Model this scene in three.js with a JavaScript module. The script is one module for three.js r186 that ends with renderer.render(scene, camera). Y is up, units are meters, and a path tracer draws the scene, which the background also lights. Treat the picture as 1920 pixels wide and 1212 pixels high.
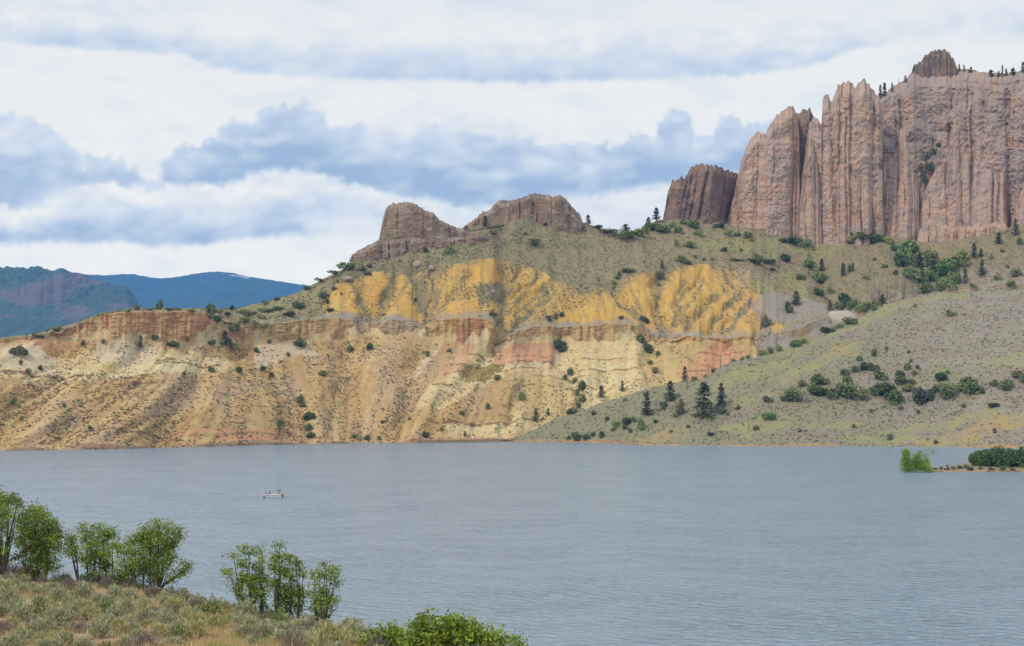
import * as THREE from 'three';
import { mergeGeometries, mergeVertices } from 'three/addons/utils/BufferGeometryUtils.js';
import { MarchingCubes } from 'three/addons/objects/MarchingCubes.js';

// ---------------------------------------------------------------- camera, exposure, sun
// Positions are read off the photograph as (px, py) on a 1920 x 1212 frame whose horizon lies at row 760, at a stated distance,
// and become metres: the eye is 30 m above the lake and looks along -z with a lens shifted upwards.
const EYE = 30, FOCAL = 3000, HORIZON = 760, MIDDLE = 960;
const scene = new THREE.Scene();
const camera = new THREE.PerspectiveCamera(2 * Math.atan(HORIZON / FOCAL) * 180 / Math.PI, 1920 / 1520, 0.5, 60000);
camera.setViewOffset(1920, 1520, 0, 0, 1920, 1212);
camera.position.set(0, EYE, 0);
scene.add(camera);
const renderer = new THREE.WebGLRenderer({ antialias: true });
renderer.toneMapping = THREE.LinearToneMapping;
renderer.toneMappingExposure = 1.0;
renderer.shadowMap.enabled = true;
const SKY_STRENGTH = 1.0;
const sun = new THREE.DirectionalLight(new THREE.Color(1.0, 0.93, 0.82), 2.1);
sun.position.set(-1500, 1900, 500); sun.target.position.set(0, 0, -1200);
sun.shadow.radius = 14; sun.castShadow = true;
Object.assign(sun.shadow.camera, { left: -1800, right: 1800, top: 1500, bottom: -1500, near: 10, far: 6000 });
sun.shadow.mapSize.set(4096, 4096);
scene.add(sun, sun.target);
scene.fog = new THREE.FogExp2(new THREE.Color(0.10, 0.38, 0.95), 6.3e-5);

// ---------------------------------------------------------------- helpers
function rng(seed) { let s = seed >>> 0; return () => { s = (s + 0x6d2b79f5) | 0; let t = Math.imul(s ^ (s >>> 15), 1 | s); t = (t + Math.imul(t ^ (t >>> 7), 61 | t)) ^ t; return ((t ^ (t >>> 14)) >>> 0) / 4294967296; }; }
const clamp = (x, a = 0, b = 1) => (x < a ? a : x > b ? b : x), lerp = (a, b, t) => a + (b - a) * t;
const smooth = (a, b, x) => { const t = clamp((x - a) / (b - a)); return t * t * (3 - 2 * t); };
const PERM = new Uint8Array(512);
{ const r = rng(77); const p = [...Array(256).keys()]; for (let i = 255; i > 0; i--) { const j = Math.floor(r() * (i + 1)); [p[i], p[j]] = [p[j], p[i]]; } for (let i = 0; i < 512; i++) PERM[i] = p[i & 255]; }
const GX = new Float32Array(256), GY = new Float32Array(256);
for (let i = 0; i < 256; i++) { GX[i] = Math.cos(i * 2.399963); GY[i] = Math.sin(i * 2.399963); }
function noise(x, y) {                                   // 2D gradient noise, about -1..1
  const xi = Math.floor(x), yi = Math.floor(y), fx = x - xi, fy = y - yi, X = xi & 255, Y = yi & 255;
  const u = fx * fx * fx * (fx * (fx * 6 - 15) + 10), v = fy * fy * fy * (fy * (fy * 6 - 15) + 10);
  const a = PERM[PERM[X] + Y], b = PERM[PERM[(X + 1) & 255] + Y], c = PERM[PERM[X] + ((Y + 1) & 255)], d = PERM[PERM[(X + 1) & 255] + ((Y + 1) & 255)];
  const n0 = GX[a] * fx + GY[a] * fy, n1 = GX[b] * (fx - 1) + GY[b] * fy, n2 = GX[c] * fx + GY[c] * (fy - 1), n3 = GX[d] * (fx - 1) + GY[d] * (fy - 1);
  return 1.5 * (n0 + (n1 - n0) * u + (n2 - n0) * v + (n0 - n1 - n2 + n3) * u * v);
}
function fbm(x, y, oct = 4, gain = 0.5) { let s = 0, a = 1, t = 0; for (let i = 0; i < oct; i++) { s += a * noise(x + i * 17.3, y - i * 9.1); t += a; a *= gain; x *= 2.03; y *= 2.03; } return s / t; }
function ridged(x, y, oct = 4) { let s = 0, a = 1, t = 0; for (let i = 0; i < oct; i++) { s += a * (1 - Math.abs(noise(x + i * 31.7, y + i * 5.3))); t += a; a *= 0.5; x *= 2.1; y *= 2.1; } return s / t; }
const hash = (i, j = 0) => { let h = Math.imul(i | 0, 374761393) + Math.imul(j | 0, 668265263); h = Math.imul(h ^ (h >>> 13), 1274126177); return ((h ^ (h >>> 16)) >>> 0) / 4294967296; };
function curve(pts) {                                    // monotone cubic through (x, y) pairs, flat-sloped beyond the ends
  const n = pts.length, x = pts.map((p) => p[0]), y = pts.map((p) => p[1]), d = [], m = [];
  for (let i = 0; i < n - 1; i++) d.push((y[i + 1] - y[i]) / (x[i + 1] - x[i]));
  for (let i = 0; i < n; i++) m.push(i === 0 ? d[0] : i === n - 1 ? d[n - 2] : d[i - 1] * d[i] <= 0 ? 0 : (2 * d[i - 1] * d[i]) / (d[i - 1] + d[i]));
  return (q) => {
    if (q <= x[0]) return y[0]; if (q >= x[n - 1]) return y[n - 1];
    let i = 0; while (q > x[i + 1]) i++;
    const h = x[i + 1] - x[i], t = (q - x[i]) / h, t2 = t * t, t3 = t2 * t;
    return y[i] * (2 * t3 - 3 * t2 + 1) + h * m[i] * (t3 - 2 * t2 + t) + y[i + 1] * (3 * t2 - 2 * t3) + h * m[i + 1] * (t3 - t2);
  };
}
function broken(pts) { return (q) => { if (q <= pts[0][0]) return pts[0][1]; for (let i = 1; i < pts.length; i++) if (q <= pts[i][0]) { const a = pts[i - 1], b = pts[i]; return lerp(a[1], b[1], (q - a[0]) / Math.max(1e-6, b[0] - a[0])); } return pts[pts.length - 1][1]; }; }
const col = (hex) => { const c = new THREE.Color(hex); return [c.r, c.g, c.b]; };
const mix3 = (a, b, t) => [a[0] + (b[0] - a[0]) * t, a[1] + (b[1] - a[1]) * t, a[2] + (b[2] - a[2]) * t];
const at = (px, py, D) => new THREE.Vector3(((px - MIDDLE) / FOCAL) * D, EYE + ((HORIZON - py) / FOCAL) * D, -D);
const onLake = (px, py) => { const D = (EYE * FOCAL) / (py - HORIZON); return new THREE.Vector3(((px - MIDDLE) / FOCAL) * D, 0, -D); };
const used = new Map();
function numbered(name) { const n = used.get(name) ?? 0; used.set(name, n + 1); return n ? name + '_' + String(n).padStart(3, '0') : name; }
function tag(o, label, category, group, kind) { o.userData = { label, category }; if (group) o.userData.group = group; if (kind) o.userData.kind = kind; return o; }
function put(o, name) { o.name = numbered(name); o.traverse((c) => { if (c.isMesh) { c.castShadow = true; c.receiveShadow = true; } }); scene.add(o); return o; }
function part(geometry, material, name, parent) { const m = new THREE.Mesh(geometry, material); m.name = name; m.castShadow = m.receiveShadow = true; if (parent) parent.add(m); return m; }
function geo(pos, index, color) {
  const g = new THREE.BufferGeometry();
  g.setAttribute('position', new THREE.BufferAttribute(pos instanceof Float32Array ? pos : new Float32Array(pos), 3));
  if (color) g.setAttribute('color', new THREE.BufferAttribute(color instanceof Float32Array ? color : new Float32Array(color), 3));
  if (index) g.setIndex(new THREE.BufferAttribute(index instanceof Uint32Array ? index : new Uint32Array(index), 1));
  g.computeVertexNormals();
  return g;
}
const EARTH = new THREE.MeshStandardMaterial({ name: 'earth', vertexColors: true, roughness: 0.95, side: THREE.DoubleSide });
const ROCK = new THREE.MeshStandardMaterial({ name: 'rock', vertexColors: true, roughness: 0.9, side: THREE.DoubleSide });

// ---------------------------------------------------------------- sky: bright broken overcast with blue-grey cumulus, over the whole dome
{
  const W = 4096, Hh = 2048, data = new Float32Array(W * Hh * 4);
  const white = [0.83, 0.85, 0.86], pale = [0.58, 0.68, 0.81], blue = [0.33, 0.47, 0.69];
  const deg = 180 / Math.PI, P = (px) => Math.atan((px - MIDDLE) / FOCAL) * deg, Q = (py) => Math.atan((HORIZON - py) / FOCAL) * deg;
  // cloud banks: upper edge and lower edge in degrees of bearing and height, darkness at the upper and at the lower edge, edge softness
  const bank = (top, base, d0, d1, soft, baseSoft, puff) => ({ x0: P(top[0][0]), x1: P(top[top.length - 1][0]), top: curve(top.map(([x, y]) => [P(x), Q(y)])), base: curve(base.map(([x, y]) => [P(x), Q(y)])), d0, d1, soft, baseSoft, puff });
  const banks = [
    bank([[-400, 20], [0, 48], [150, 40], [350, 55], [600, 62], [900, 55], [1200, 45], [1450, 60], [1600, 75], [1700, 95]], [[-400, 110], [0, 116], [340, 119], [400, 140], [560, 152], [900, 156], [1300, 154], [1500, 140], [1620, 105], [1700, 100]], 0.05, 0.52, 1.0, 0.12, 0.35),
    bank([[-200, 20], [60, 28], [200, 25], [330, 40]], [[-200, 60], [60, 50], [200, 52], [330, 48]], 0.15, 0.3, 0.5, 0.4, 0.3),
    bank([[1500, 40], [1650, 55], [1800, 40], [1950, 45], [2300, 20]], [[1500, 60], [1650, 90], [1800, 96], [1950, 105], [2300, 110]], 0.1, 0.32, 0.5, 0.5, 0.3),
    bank([[560, 230], [700, 238], [800, 200], [860, 205], [980, 235], [1100, 285]], [[560, 300], [1100, 330]], 0.12, 0.3, 0.5, 0.5, 0.5),
    bank([[-500, 260], [-100, 235], [40, 242], [80, 262], [125, 290], [160, 310], [240, 322], [290, 350], [420, 400]], [[-500, 400], [0, 420], [150, 370], [290, 380], [420, 410]], 0.42, 0.85, 0.09, 0.6, 0.45),
    bank([[290, 345], [303, 318], [335, 288], [400, 268], [425, 246], [470, 232], [505, 207], [560, 205], [602, 216], [618, 246], [660, 238], [710, 254], [800, 240], [900, 256], [985, 262], [1070, 270], [1155, 276], [1180, 262], [1228, 252], [1240, 228], [1270, 215], [1297, 230], [1302, 262], [1330, 262], [1352, 232], [1372, 226], [1400, 242], [1450, 238], [1520, 262], [1700, 280], [2000, 250], [2400, 280]],
      [[290, 352], [380, 366], [430, 356], [480, 334], [560, 328], [640, 352], [760, 372], [900, 396], [1080, 380], [1250, 352], [1400, 330], [1700, 360], [2400, 380]], 0.46, 0.95, 0.06, 0.2, 0.42),
    bank([[-500, 420], [-100, 415], [80, 408], [160, 356], [260, 366], [420, 360], [520, 338], [590, 334], [700, 366], [900, 396], [1200, 376], [1500, 380]], [[-500, 480], [0, 476], [200, 468], [330, 472], [480, 452], [640, 440], [800, 430], [1000, 440], [1500, 440]], 0.10, 0.80, 0.08, 0.18, 0.38),
    bank([[560, 410], [700, 400], [900, 390], [1080, 372], [1300, 360], [1500, 350]], [[560, 450], [700, 455], [900, 460], [1300, 480], [1500, 480]], 0.25, 0.30, 0.4, 0.6, 0.3),
  ];
  const HAZE = [0.06, 0.20, 0.46];
  for (let r = 0; r < Hh; r++) {
    const e = ((r + 0.5) / Hh - 0.5) * 180;
    for (let c = 0; c < W; c++) {
      let a = ((c + 0.5) / W - 0.25) * 360; if (a > 180) a -= 360;       // bearing, 0 along -z, + to +x
      const o = (r * W + c) * 4; let t;
      if (e < -1) { data[o] = 0.62; data[o + 1] = 0.70; data[o + 2] = 0.80; data[o + 3] = 1; continue; }
      // general cover: streaks and heaps that go round the whole dome (periodic in bearing)
      const k = Math.cos(e / deg), ar = a / deg, gx = Math.cos(ar) * k * 4, gy = Math.sin(ar) * k * 4, ee = e / 9;
      const g = fbm(gx * 1.2 + ee * 0.8 + 3, gy * 1.2 + ee * 1.7 - 8, 5) ;
      let d = smooth(-0.12, 0.42, g) * 0.6 + 0.05;
      if (e < 17 && Math.abs(a) < 34) {
        const inside = smooth(34, 22, Math.abs(a)) * smooth(17, 14.3, e);
        const wisp = fbm(a * 0.35 + 9, e * 0.9 - 4, 4);
        let q = 0.04 + 0.16 * smooth(-0.1, 0.5, wisp) + 0.10 * smooth(12.5, 14.5, e);
        for (const b of banks) {
          if (a < b.x0 || a > b.x1) continue;
          const ends = smooth(b.x0, b.x0 + 0.4, a) * smooth(b.x1, b.x1 - 0.8, a);
          const puff = b.puff * (0.9 * fbm(a * 0.9, e * 1.1 + b.d1 * 20, 5, 0.55) + 1.2 * (0.5 - Math.abs(noise(a * 1.3 + 5, e * 1.6 + b.d1 * 9))) + 0.8 * (0.45 - Math.abs(noise(a * 3.3, e * 3.6))) + 0.4 * (0.45 - Math.abs(noise(a * 7.3, e * 7.9)))), tp = b.top(a) + puff * 0.8 - b.puff * 0.25, bs = b.base(a) + puff * 0.35;
          if (e > tp + b.soft || e < bs - b.baseSoft) continue;
          const al = smooth(tp + b.soft, tp - b.soft, e) * smooth(bs - b.baseSoft, bs + b.baseSoft, e) * ends;
          const u = clamp((tp - e) / Math.max(0.2, tp - bs)), bil = fbm(a * 0.55 + 40, e * 1.3 + b.d0 * 30, 4, 0.42);
          q = lerp(q, clamp(lerp(b.d0, b.d1, u * u * (3 - 2 * u)) + (0.42 * bil + 0.30 * (0.42 - Math.abs(noise(a * 0.9 + 70, e * 1.9))) + 0.07 * (0.42 - Math.abs(noise(a * 3.7 + 30, e * 5.1)))) * (0.4 + b.d1 * 0.6)), al);
        }
        d = lerp(d, q, inside);
      }
      const w = d < 0.5 ? mix3(white, pale, d * 2) : mix3(pale, blue, d * 2 - 1);
      // these are the colours as seen from the ground: the haze that lies in between is built as air, so what it adds and takes is taken out again here
      const T = Math.exp(-Math.min(1.4, 0.110 / Math.max(Math.tan(Math.max(e, 0.2) / deg), 0.02)));
      for (let q = 0; q < 3; q++) data[o + q] = clamp((w[q] - (1 - T) * HAZE[q]) / T, 0.05, 3.0);
      data[o + 3] = 1;
    }
  }
  const sky = new THREE.DataTexture(data, W, Hh, THREE.RGBAFormat, THREE.FloatType);
  sky.mapping = THREE.EquirectangularReflectionMapping; sky.magFilter = THREE.LinearFilter; sky.minFilter = THREE.LinearFilter; sky.wrapS = THREE.RepeatWrapping; sky.needsUpdate = true;
  scene.background = sky; scene.environment = sky; scene.environmentIntensity = scene.backgroundIntensity = SKY_STRENGTH;
}
// ---------------------------------------------------------------- terrain sheets
// A sheet is a slope as a grid: columns fan out over the bearing, rows climb from the foot of the slope over its crest and down behind.
// lines: functions of the column that give [height, distance]; rows: grid rows between each pair of lines.
class Sheet {
  constructor(px0, px1, cols, lines, rows) {
    this.px0 = px0; this.px1 = px1; this.nc = cols; this.nr = rows.reduce((a, b) => a + b, 0) + 1;
    const { nc, nr } = this, n = nc * nr;
    this.pos = new Float32Array(n * 3); this.base = new Float32Array(n * 3); this.seg = new Uint8Array(nr); this.t = new Float32Array(nr);
    let r = 0; rows.forEach((k, s) => { for (let i = 0; i < k; i++) { this.seg[r] = s; this.t[r++] = i / k; } }); this.seg[r] = rows.length - 1; this.t[r] = 1;
    for (let c = 0; c < nc; c++) {
      const px = this.px(c), L = lines(px);
      for (let j = 0; j < nr; j++) {
        const a = L[this.seg[j]], b = L[this.seg[j] + 1], y = lerp(a[0], b[0], this.t[j]), D = lerp(a[1], b[1], this.t[j]), o = (c * nr + j) * 3;
        this.base[o] = ((px - MIDDLE) / FOCAL) * D; this.base[o + 1] = y; this.base[o + 2] = -D;
      }
    }
  }
  px(c) { return this.px0 + ((this.px1 - this.px0) * c) / (this.nc - 1); }
  soften(times, from = 0, to = 1e9) {                    // rounds the profile off between two rows
    const { nc, nr, base } = this, y = new Float32Array(nr), z = new Float32Array(nr);
    for (let c = 0; c < nc; c++) {
      const s = ((this.px(c) - MIDDLE) / FOCAL);
      for (let k = 0; k < times; k++) {
        for (let j = 0; j < nr; j++) { const o = (c * nr + j) * 3; y[j] = base[o + 1]; z[j] = base[o + 2]; }
        for (let j = Math.max(1, from); j < Math.min(nr - 1, to); j++) { const o = (c * nr + j) * 3; base[o + 1] = (y[j - 1] + y[j + 1]) / 2; base[o + 2] = (z[j - 1] + z[j + 1]) / 2; base[o] = -base[o + 2] * s; }
      }
    }
  }
  static row(p, o) { return HORIZON - ((p[o + 1] - EYE) / -p[o + 2]) * FOCAL; }
  // where a point of the photograph falls on the slope: walks up the column to the first row that is as high in the picture
  find(px, py, p = this.pos) {
    const c = clamp(Math.round(((px - this.px0) / (this.px1 - this.px0)) * (this.nc - 1)), 0, this.nc - 1);
    let best = 0, by = 1e9;
    for (let j = 0; j < this.nr; j++) { const o = (c * this.nr + j) * 3, q = Sheet.row(p, o); if (q <= py) { best = j; break; } if (q < by) { by = q; best = j; } }
    const o = (c * this.nr + best) * 3;
    return new THREE.Vector3(((px - MIDDLE) / FOCAL) * -p[o + 2], p[o + 1], p[o + 2]);
  }
  shape(displace) {
    const { nc, nr, base, pos } = this, e1 = new THREE.Vector3(), e2 = new THREE.Vector3();
    for (let c = 0; c < nc; c++) for (let j = 0; j < nr; j++) {
      const o = (c * nr + j) * 3, l = (Math.max(c - 3, 0) * nr + j) * 3, r = (Math.min(c + 3, nc - 1) * nr + j) * 3, d = (c * nr + Math.max(j - 3, 0)) * 3, u = (c * nr + Math.min(j + 3, nr - 1)) * 3;
      e1.set(base[r] - base[l], base[r + 1] - base[l + 1], base[r + 2] - base[l + 2]); e2.set(base[u] - base[d], base[u + 1] - base[d + 1], base[u + 2] - base[d + 2]);
      e1.cross(e2).normalize();
      const k = displace(base[o], base[o + 1], base[o + 2], this.seg[j], this.t[j], c, j);
      pos[o] = base[o] + e1.x * k; pos[o + 1] = base[o + 1] + e1.y * k; pos[o + 2] = base[o + 2] + e1.z * k;
    }
  }
  mesh(material, paint) {
    const { nc, nr, base, pos } = this, color = new Float32Array(nc * nr * 3), index = new Uint32Array((nc - 1) * (nr - 1) * 6);
    let q = 0;
    for (let c = 0; c < nc - 1; c++) for (let j = 0; j < nr - 1; j++) { const a = c * nr + j, b = a + nr; index[q++] = a; index[q++] = b; index[q++] = a + 1; index[q++] = a + 1; index[q++] = b; index[q++] = b + 1; }
    for (let c = 0; c < nc; c++) for (let j = 0; j < nr; j++) { const o = (c * nr + j) * 3, k = paint(base[o], base[o + 1], base[o + 2], this.seg[j], this.t[j], c, j); color[o] = k[0]; color[o + 1] = k[1]; color[o + 2] = k[2]; }
    return new THREE.Mesh(geo(pos, index, color), material);
  }
}
// the next line up a slope: at picture row py and at steepness m from the line before
const climb = (from, py, m) => { const e = (HORIZON - py) / FOCAL, D = (EYE - from[0] + m * from[1]) / (m - e); return [EYE + e * D, D]; };
const line = (py, D) => [EYE + ((HORIZON - py) / FOCAL) * D, D];
// a patch of ground: an outline in metres over the face of the slope (across, up)
function patch(sheet, pts) {
  const v = pts.map(([x, y]) => { const p = sheet.find(x, y, sheet.base); return [p.x, p.y]; });
  const xs = v.map((p) => p[0]), ys = v.map((p) => p[1]), box = [Math.min(...xs) - 8, Math.max(...xs) + 8, Math.min(...ys) - 8, Math.max(...ys) + 8];
  return { v, box };
}
function inside(p, x, y) {
  if (x < p.box[0] || x > p.box[1] || y < p.box[2] || y > p.box[3]) return false;
  let s = false; const v = p.v;
  for (let i = 0, j = v.length - 1; i < v.length; j = i++) if ((v[i][1] > y) !== (v[j][1] > y) && x < ((v[j][0] - v[i][0]) * (y - v[i][1])) / (v[j][1] - v[i][1]) + v[i][0]) s = !s;
  return s;
}
function trackDistance(p, x, y) {                        // metres to a line over the face of the slope
  if (x < p.box[0] - 20 || x > p.box[1] + 20 || y < p.box[2] - 20 || y > p.box[3] + 20) return 99;
  let d = 99; const v = p.v;
  for (let i = 0; i < v.length - 1; i++) {
    const ax = v[i][0], ay = v[i][1], bx = v[i + 1][0] - ax, by = v[i + 1][1] - ay, t = clamp(((x - ax) * bx + (y - ay) * by) / (bx * bx + by * by + 1e-9));
    d = Math.min(d, Math.hypot(x - ax - bx * t, y - ay - by * t));
  }
  return d;
}
function depthIn(p, x, y) {                                // metres inside (+) or outside (-) a patch
  if (x < p.box[0] - 6 || x > p.box[1] + 6 || y < p.box[2] - 6 || y > p.box[3] + 6) return -99;
  const v = p.v; let d = 99, s = false;
  for (let i = 0, j = v.length - 1; i < v.length; j = i++) {
    const ax = v[j][0], ay = v[j][1], bx = v[i][0] - ax, by = v[i][1] - ay, t = clamp(((x - ax) * bx + (y - ay) * by) / (bx * bx + by * by + 1e-9));
    d = Math.min(d, Math.hypot(x - ax - bx * t, y - ay - by * t));
    if ((v[i][1] > y) !== (ay > y) && x < ((ax - v[i][0]) * (y - v[i][1])) / (ay - v[i][1]) + v[i][0]) s = !s;
  }
  return s ? d : -d;
}
// columnar joints: [relief 0..1 (0 in the joints), cell number, place across the cell]
function columns(x, seed) {
  const i = Math.floor(x), b = (k) => k + 0.7 * (hash(k, seed) - 0.5);
  const k = x < b(i) ? i - 1 : x >= b(i + 1) ? i + 1 : i, lo = b(k), p = (x - lo) / (b(k + 1) - lo);
  return [Math.sqrt(Math.max(0, 1 - (2 * p - 1) * (2 * p - 1))), k, p];
}

// ---------------------------------------------------------------- the hillside with the badlands and the cliff band
const shoreRow = curve([[-400, 852], [0, 846], [200, 843], [400, 838], [600, 833], [800, 831], [960, 829]]);
const valley = { py: curve([[960, 829], [1000, 818], [1100, 792], [1240, 748], [1400, 698], [1500, 668], [1600, 625], [1700, 580], [1800, 565], [1920, 555], [2300, 545]]), D: curve([[960, 1304], [1000, 1330], [1100, 1370], [1240, 1420], [1400, 1480], [1500, 1520], [1600, 1570], [1700, 1620], [1800, 1640], [1920, 1650], [2300, 1650]]) };
const footRow = curve([[-400, 662], [-100, 650], [0, 642], [100, 633], [150, 631], [200, 633], [250, 637], [300, 637], [350, 638], [400, 637], [450, 634], [500, 640], [550, 640], [600, 637], [650, 631], [700, 626], [750, 626], [800, 630], [850, 640], [900, 646], [935, 650], [960, 643], [1000, 638], [1050, 640], [1100, 640], [1150, 637], [1200, 636], [1230, 640], [1260, 634], [1350, 640], [1400, 636], [1470, 628], [1550, 600], [1650, 572], [1750, 550], [1850, 540], [2300, 525]]);
const rimRow = curve([[-400, 655], [-100, 644], [0, 637], [60, 631], [100, 622], [150, 605], [200, 589], [250, 584], [300, 583], [350, 584], [400, 588], [450, 600], [500, 606], [550, 602], [600, 597], [700, 599], [800, 600], [850, 597], [900, 595], [925, 604], [940, 632], [960, 626], [1000, 613], [1050, 612], [1100, 610], [1150, 607], [1200, 610], [1230, 627], [1260, 628], [1350, 636], [1400, 632], [1470, 624], [1550, 596], [1650, 568], [1750, 546], [1850, 536], [2300, 520]]);
const benchRow = curve([[-400, 653], [-100, 642], [0, 635], [60, 629], [100, 620], [150, 603], [200, 586], [250, 580], [300, 579], [350, 579.5], [400, 580], [440, 578], [480, 578], [520, 575], [560, 568], [610, 545], [640, 520], [700, 510], [760, 505], [850, 495], [920, 483], [1000, 505], [1060, 535], [1130, 540], [1180, 515], [1250, 500], [1330, 495], [1400, 505], [1450, 540], [1520, 565], [1600, 560], [1700, 530], [1800, 510], [1900, 500], [2300, 470]]);
const crestRow = curve([[-400, 652], [-100, 641], [0, 634], [60, 628], [100, 619], [150, 602], [200, 585], [250, 579], [300, 578], [350, 578.5], [400, 579], [440, 577], [480, 572], [520, 563], [560, 547], [600, 527], [650, 498], [700, 462], [750, 440], [850, 432], [900, 424], [950, 416], [1000, 410], [1050, 410], [1090, 417], [1130, 429], [1170, 438], [1200, 432], [1235, 414], [1300, 412], [1360, 420], [1400, 428], [1500, 430], [1600, 430], [1700, 448], [1750, 455], [1800, 450], [1850, 440], [1900, 425], [2000, 405], [2300, 370]]);
const benchSlope = curve([[-400, 0.12], [380, 0.10], [460, 0.14], [560, 0.40], [640, 0.62], [1400, 0.58], [1500, 0.5], [2300, 0.5]]);
const crestSlope = curve([[-400, 0.11], [400, 0.10], [500, 0.3], [600, 0.5], [700, 0.62], [1000, 0.55], [1200, 0.45], [1400, 0.42], [1600, 0.42], [1800, 0.5], [2300, 0.5]]);
const hill = new Sheet(-330, 2250, 1300, (px) => {
  const L0 = px < 960 ? [-3, (EYE * FOCAL) / (shoreRow(px) - HORIZON) - 3] : (() => { const l = line(valley.py(px), valley.D(px)); return [l[0] - 12 * smooth(960, 1010, px) - 3, l[1] - 15 * smooth(960, 1010, px) - 3]; })();
  const bank = [L0[0] + 5, L0[1] + 5];
  const k = curve([[-400, 0.56], [200, 0.60], [600, 0.62], [1250, 0.66], [1500, 0.55], [2300, 0.5]])(px);
  const fr = footRow(px) + 3.5 * noise(px / 17, 2.5) + 1.5 * noise(px / 5, 7.5), rr = rimRow(px) + 1.6 * noise(px / 13, 4.5) + 0.8 * noise(px / 4, 9.5);
  const foot = climb(bank, Math.min(fr, HORIZON - ((bank[0] - EYE) / bank[1]) * FOCAL - 8), k), rim = climb(foot, Math.min(rr, fr - 1.5), 2.6), bench = climb(rim, Math.min(benchRow(px), rr - 1), benchSlope(px)), crest = climb(bench, Math.min(crestRow(px), benchRow(px) - 1), crestSlope(px));
  const top = [crest[0] + 1.5, crest[1] + 60];
  return [L0, bank, foot, rim, bench, crest, top, [top[0] - 60, top[1] + 160]];
}, [6, 150, 62, 100, 80, 8, 12]);

const GULLIES = [                                         // [line, depth in metres, half width in metres]
  [[[655, 520], [675, 560], [692, 590]], 5, 9], [[[738, 502], [722, 560], [708, 598]], 6, 10], [[[768, 500], [785, 550], [798, 594]], 7, 12], [[[820, 510], [813, 560], [801, 594]], 5, 8],
  [[[950, 512], [954, 550], [941, 600], [933, 650]], 3, 7], [[[1040, 545], [985, 590], [955, 622], [935, 650]], 6, 10], [[[880, 512], [850, 556], [805, 596]], 4, 7], [[[975, 505], [948, 560]], 3, 5], [[[1010, 515], [955, 580]], 3, 5], [[[1036, 530], [965, 590]], 3, 5],
  [[[1145, 525], [1168, 565], [1212, 602], [1245, 635]], 7, 11], [[[1240, 503], [1235, 580], [1258, 622], [1300, 660]], 7, 10], [[[1288, 522], [1265, 604]], 4, 7], [[[1348, 548], [1290, 612]], 4, 6], [[[1320, 520], [1276, 600]], 3, 5], [[[1386, 545], [1330, 622]], 4, 7], [[[1408, 560], [1362, 616]], 5, 8], [[[1440, 600], [1420, 660]], 4, 8],
  [[[1050, 642], [1072, 695], [1092, 750], [1100, 790]], 7, 13], [[[1205, 630], [1222, 665], [1236, 710]], 6, 11], [[[935, 650], [905, 672], [880, 705], [826, 752]], 6, 9], [[[470, 640], [530, 720], [590, 830]], 6, 16], [[[400, 640], [345, 760], [300, 838]], 5, 14], [[[140, 640], [60, 740], [-20, 840]], 6, 16], [[[260, 650], [160, 760], [90, 842]], 5, 14], [[[640, 650], [655, 760], [690, 830]], 5, 14], [[[800, 640], [770, 720], [740, 800]], 5, 14],
  [[[985, 720], [960, 760], [950, 810]], 4, 8], [[[1130, 700], [1120, 770]], 4, 8], [[[1540, 480], [1560, 540], [1600, 600]], 9, 20], [[[1700, 465], [1740, 510], [1690, 560]], 10, 24], [[[1000, 470], [1090, 500], [1170, 505]], 3, 18], [[[330, 590], [335, 640]], 2, 5], [[[425, 592], [435, 650]], 5, 10],
].map(([l, d, w]) => ({ p: patch(hill, l), d, w }));
const talus = (x, px) => (px > 480 && px < 1240 ? 0.28 : 0.06) + 0.55 * noise(x / 11, 8.5) + 0.25 * noise(x / 4, 2.5);   // how far scree has climbed the cliff
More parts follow.
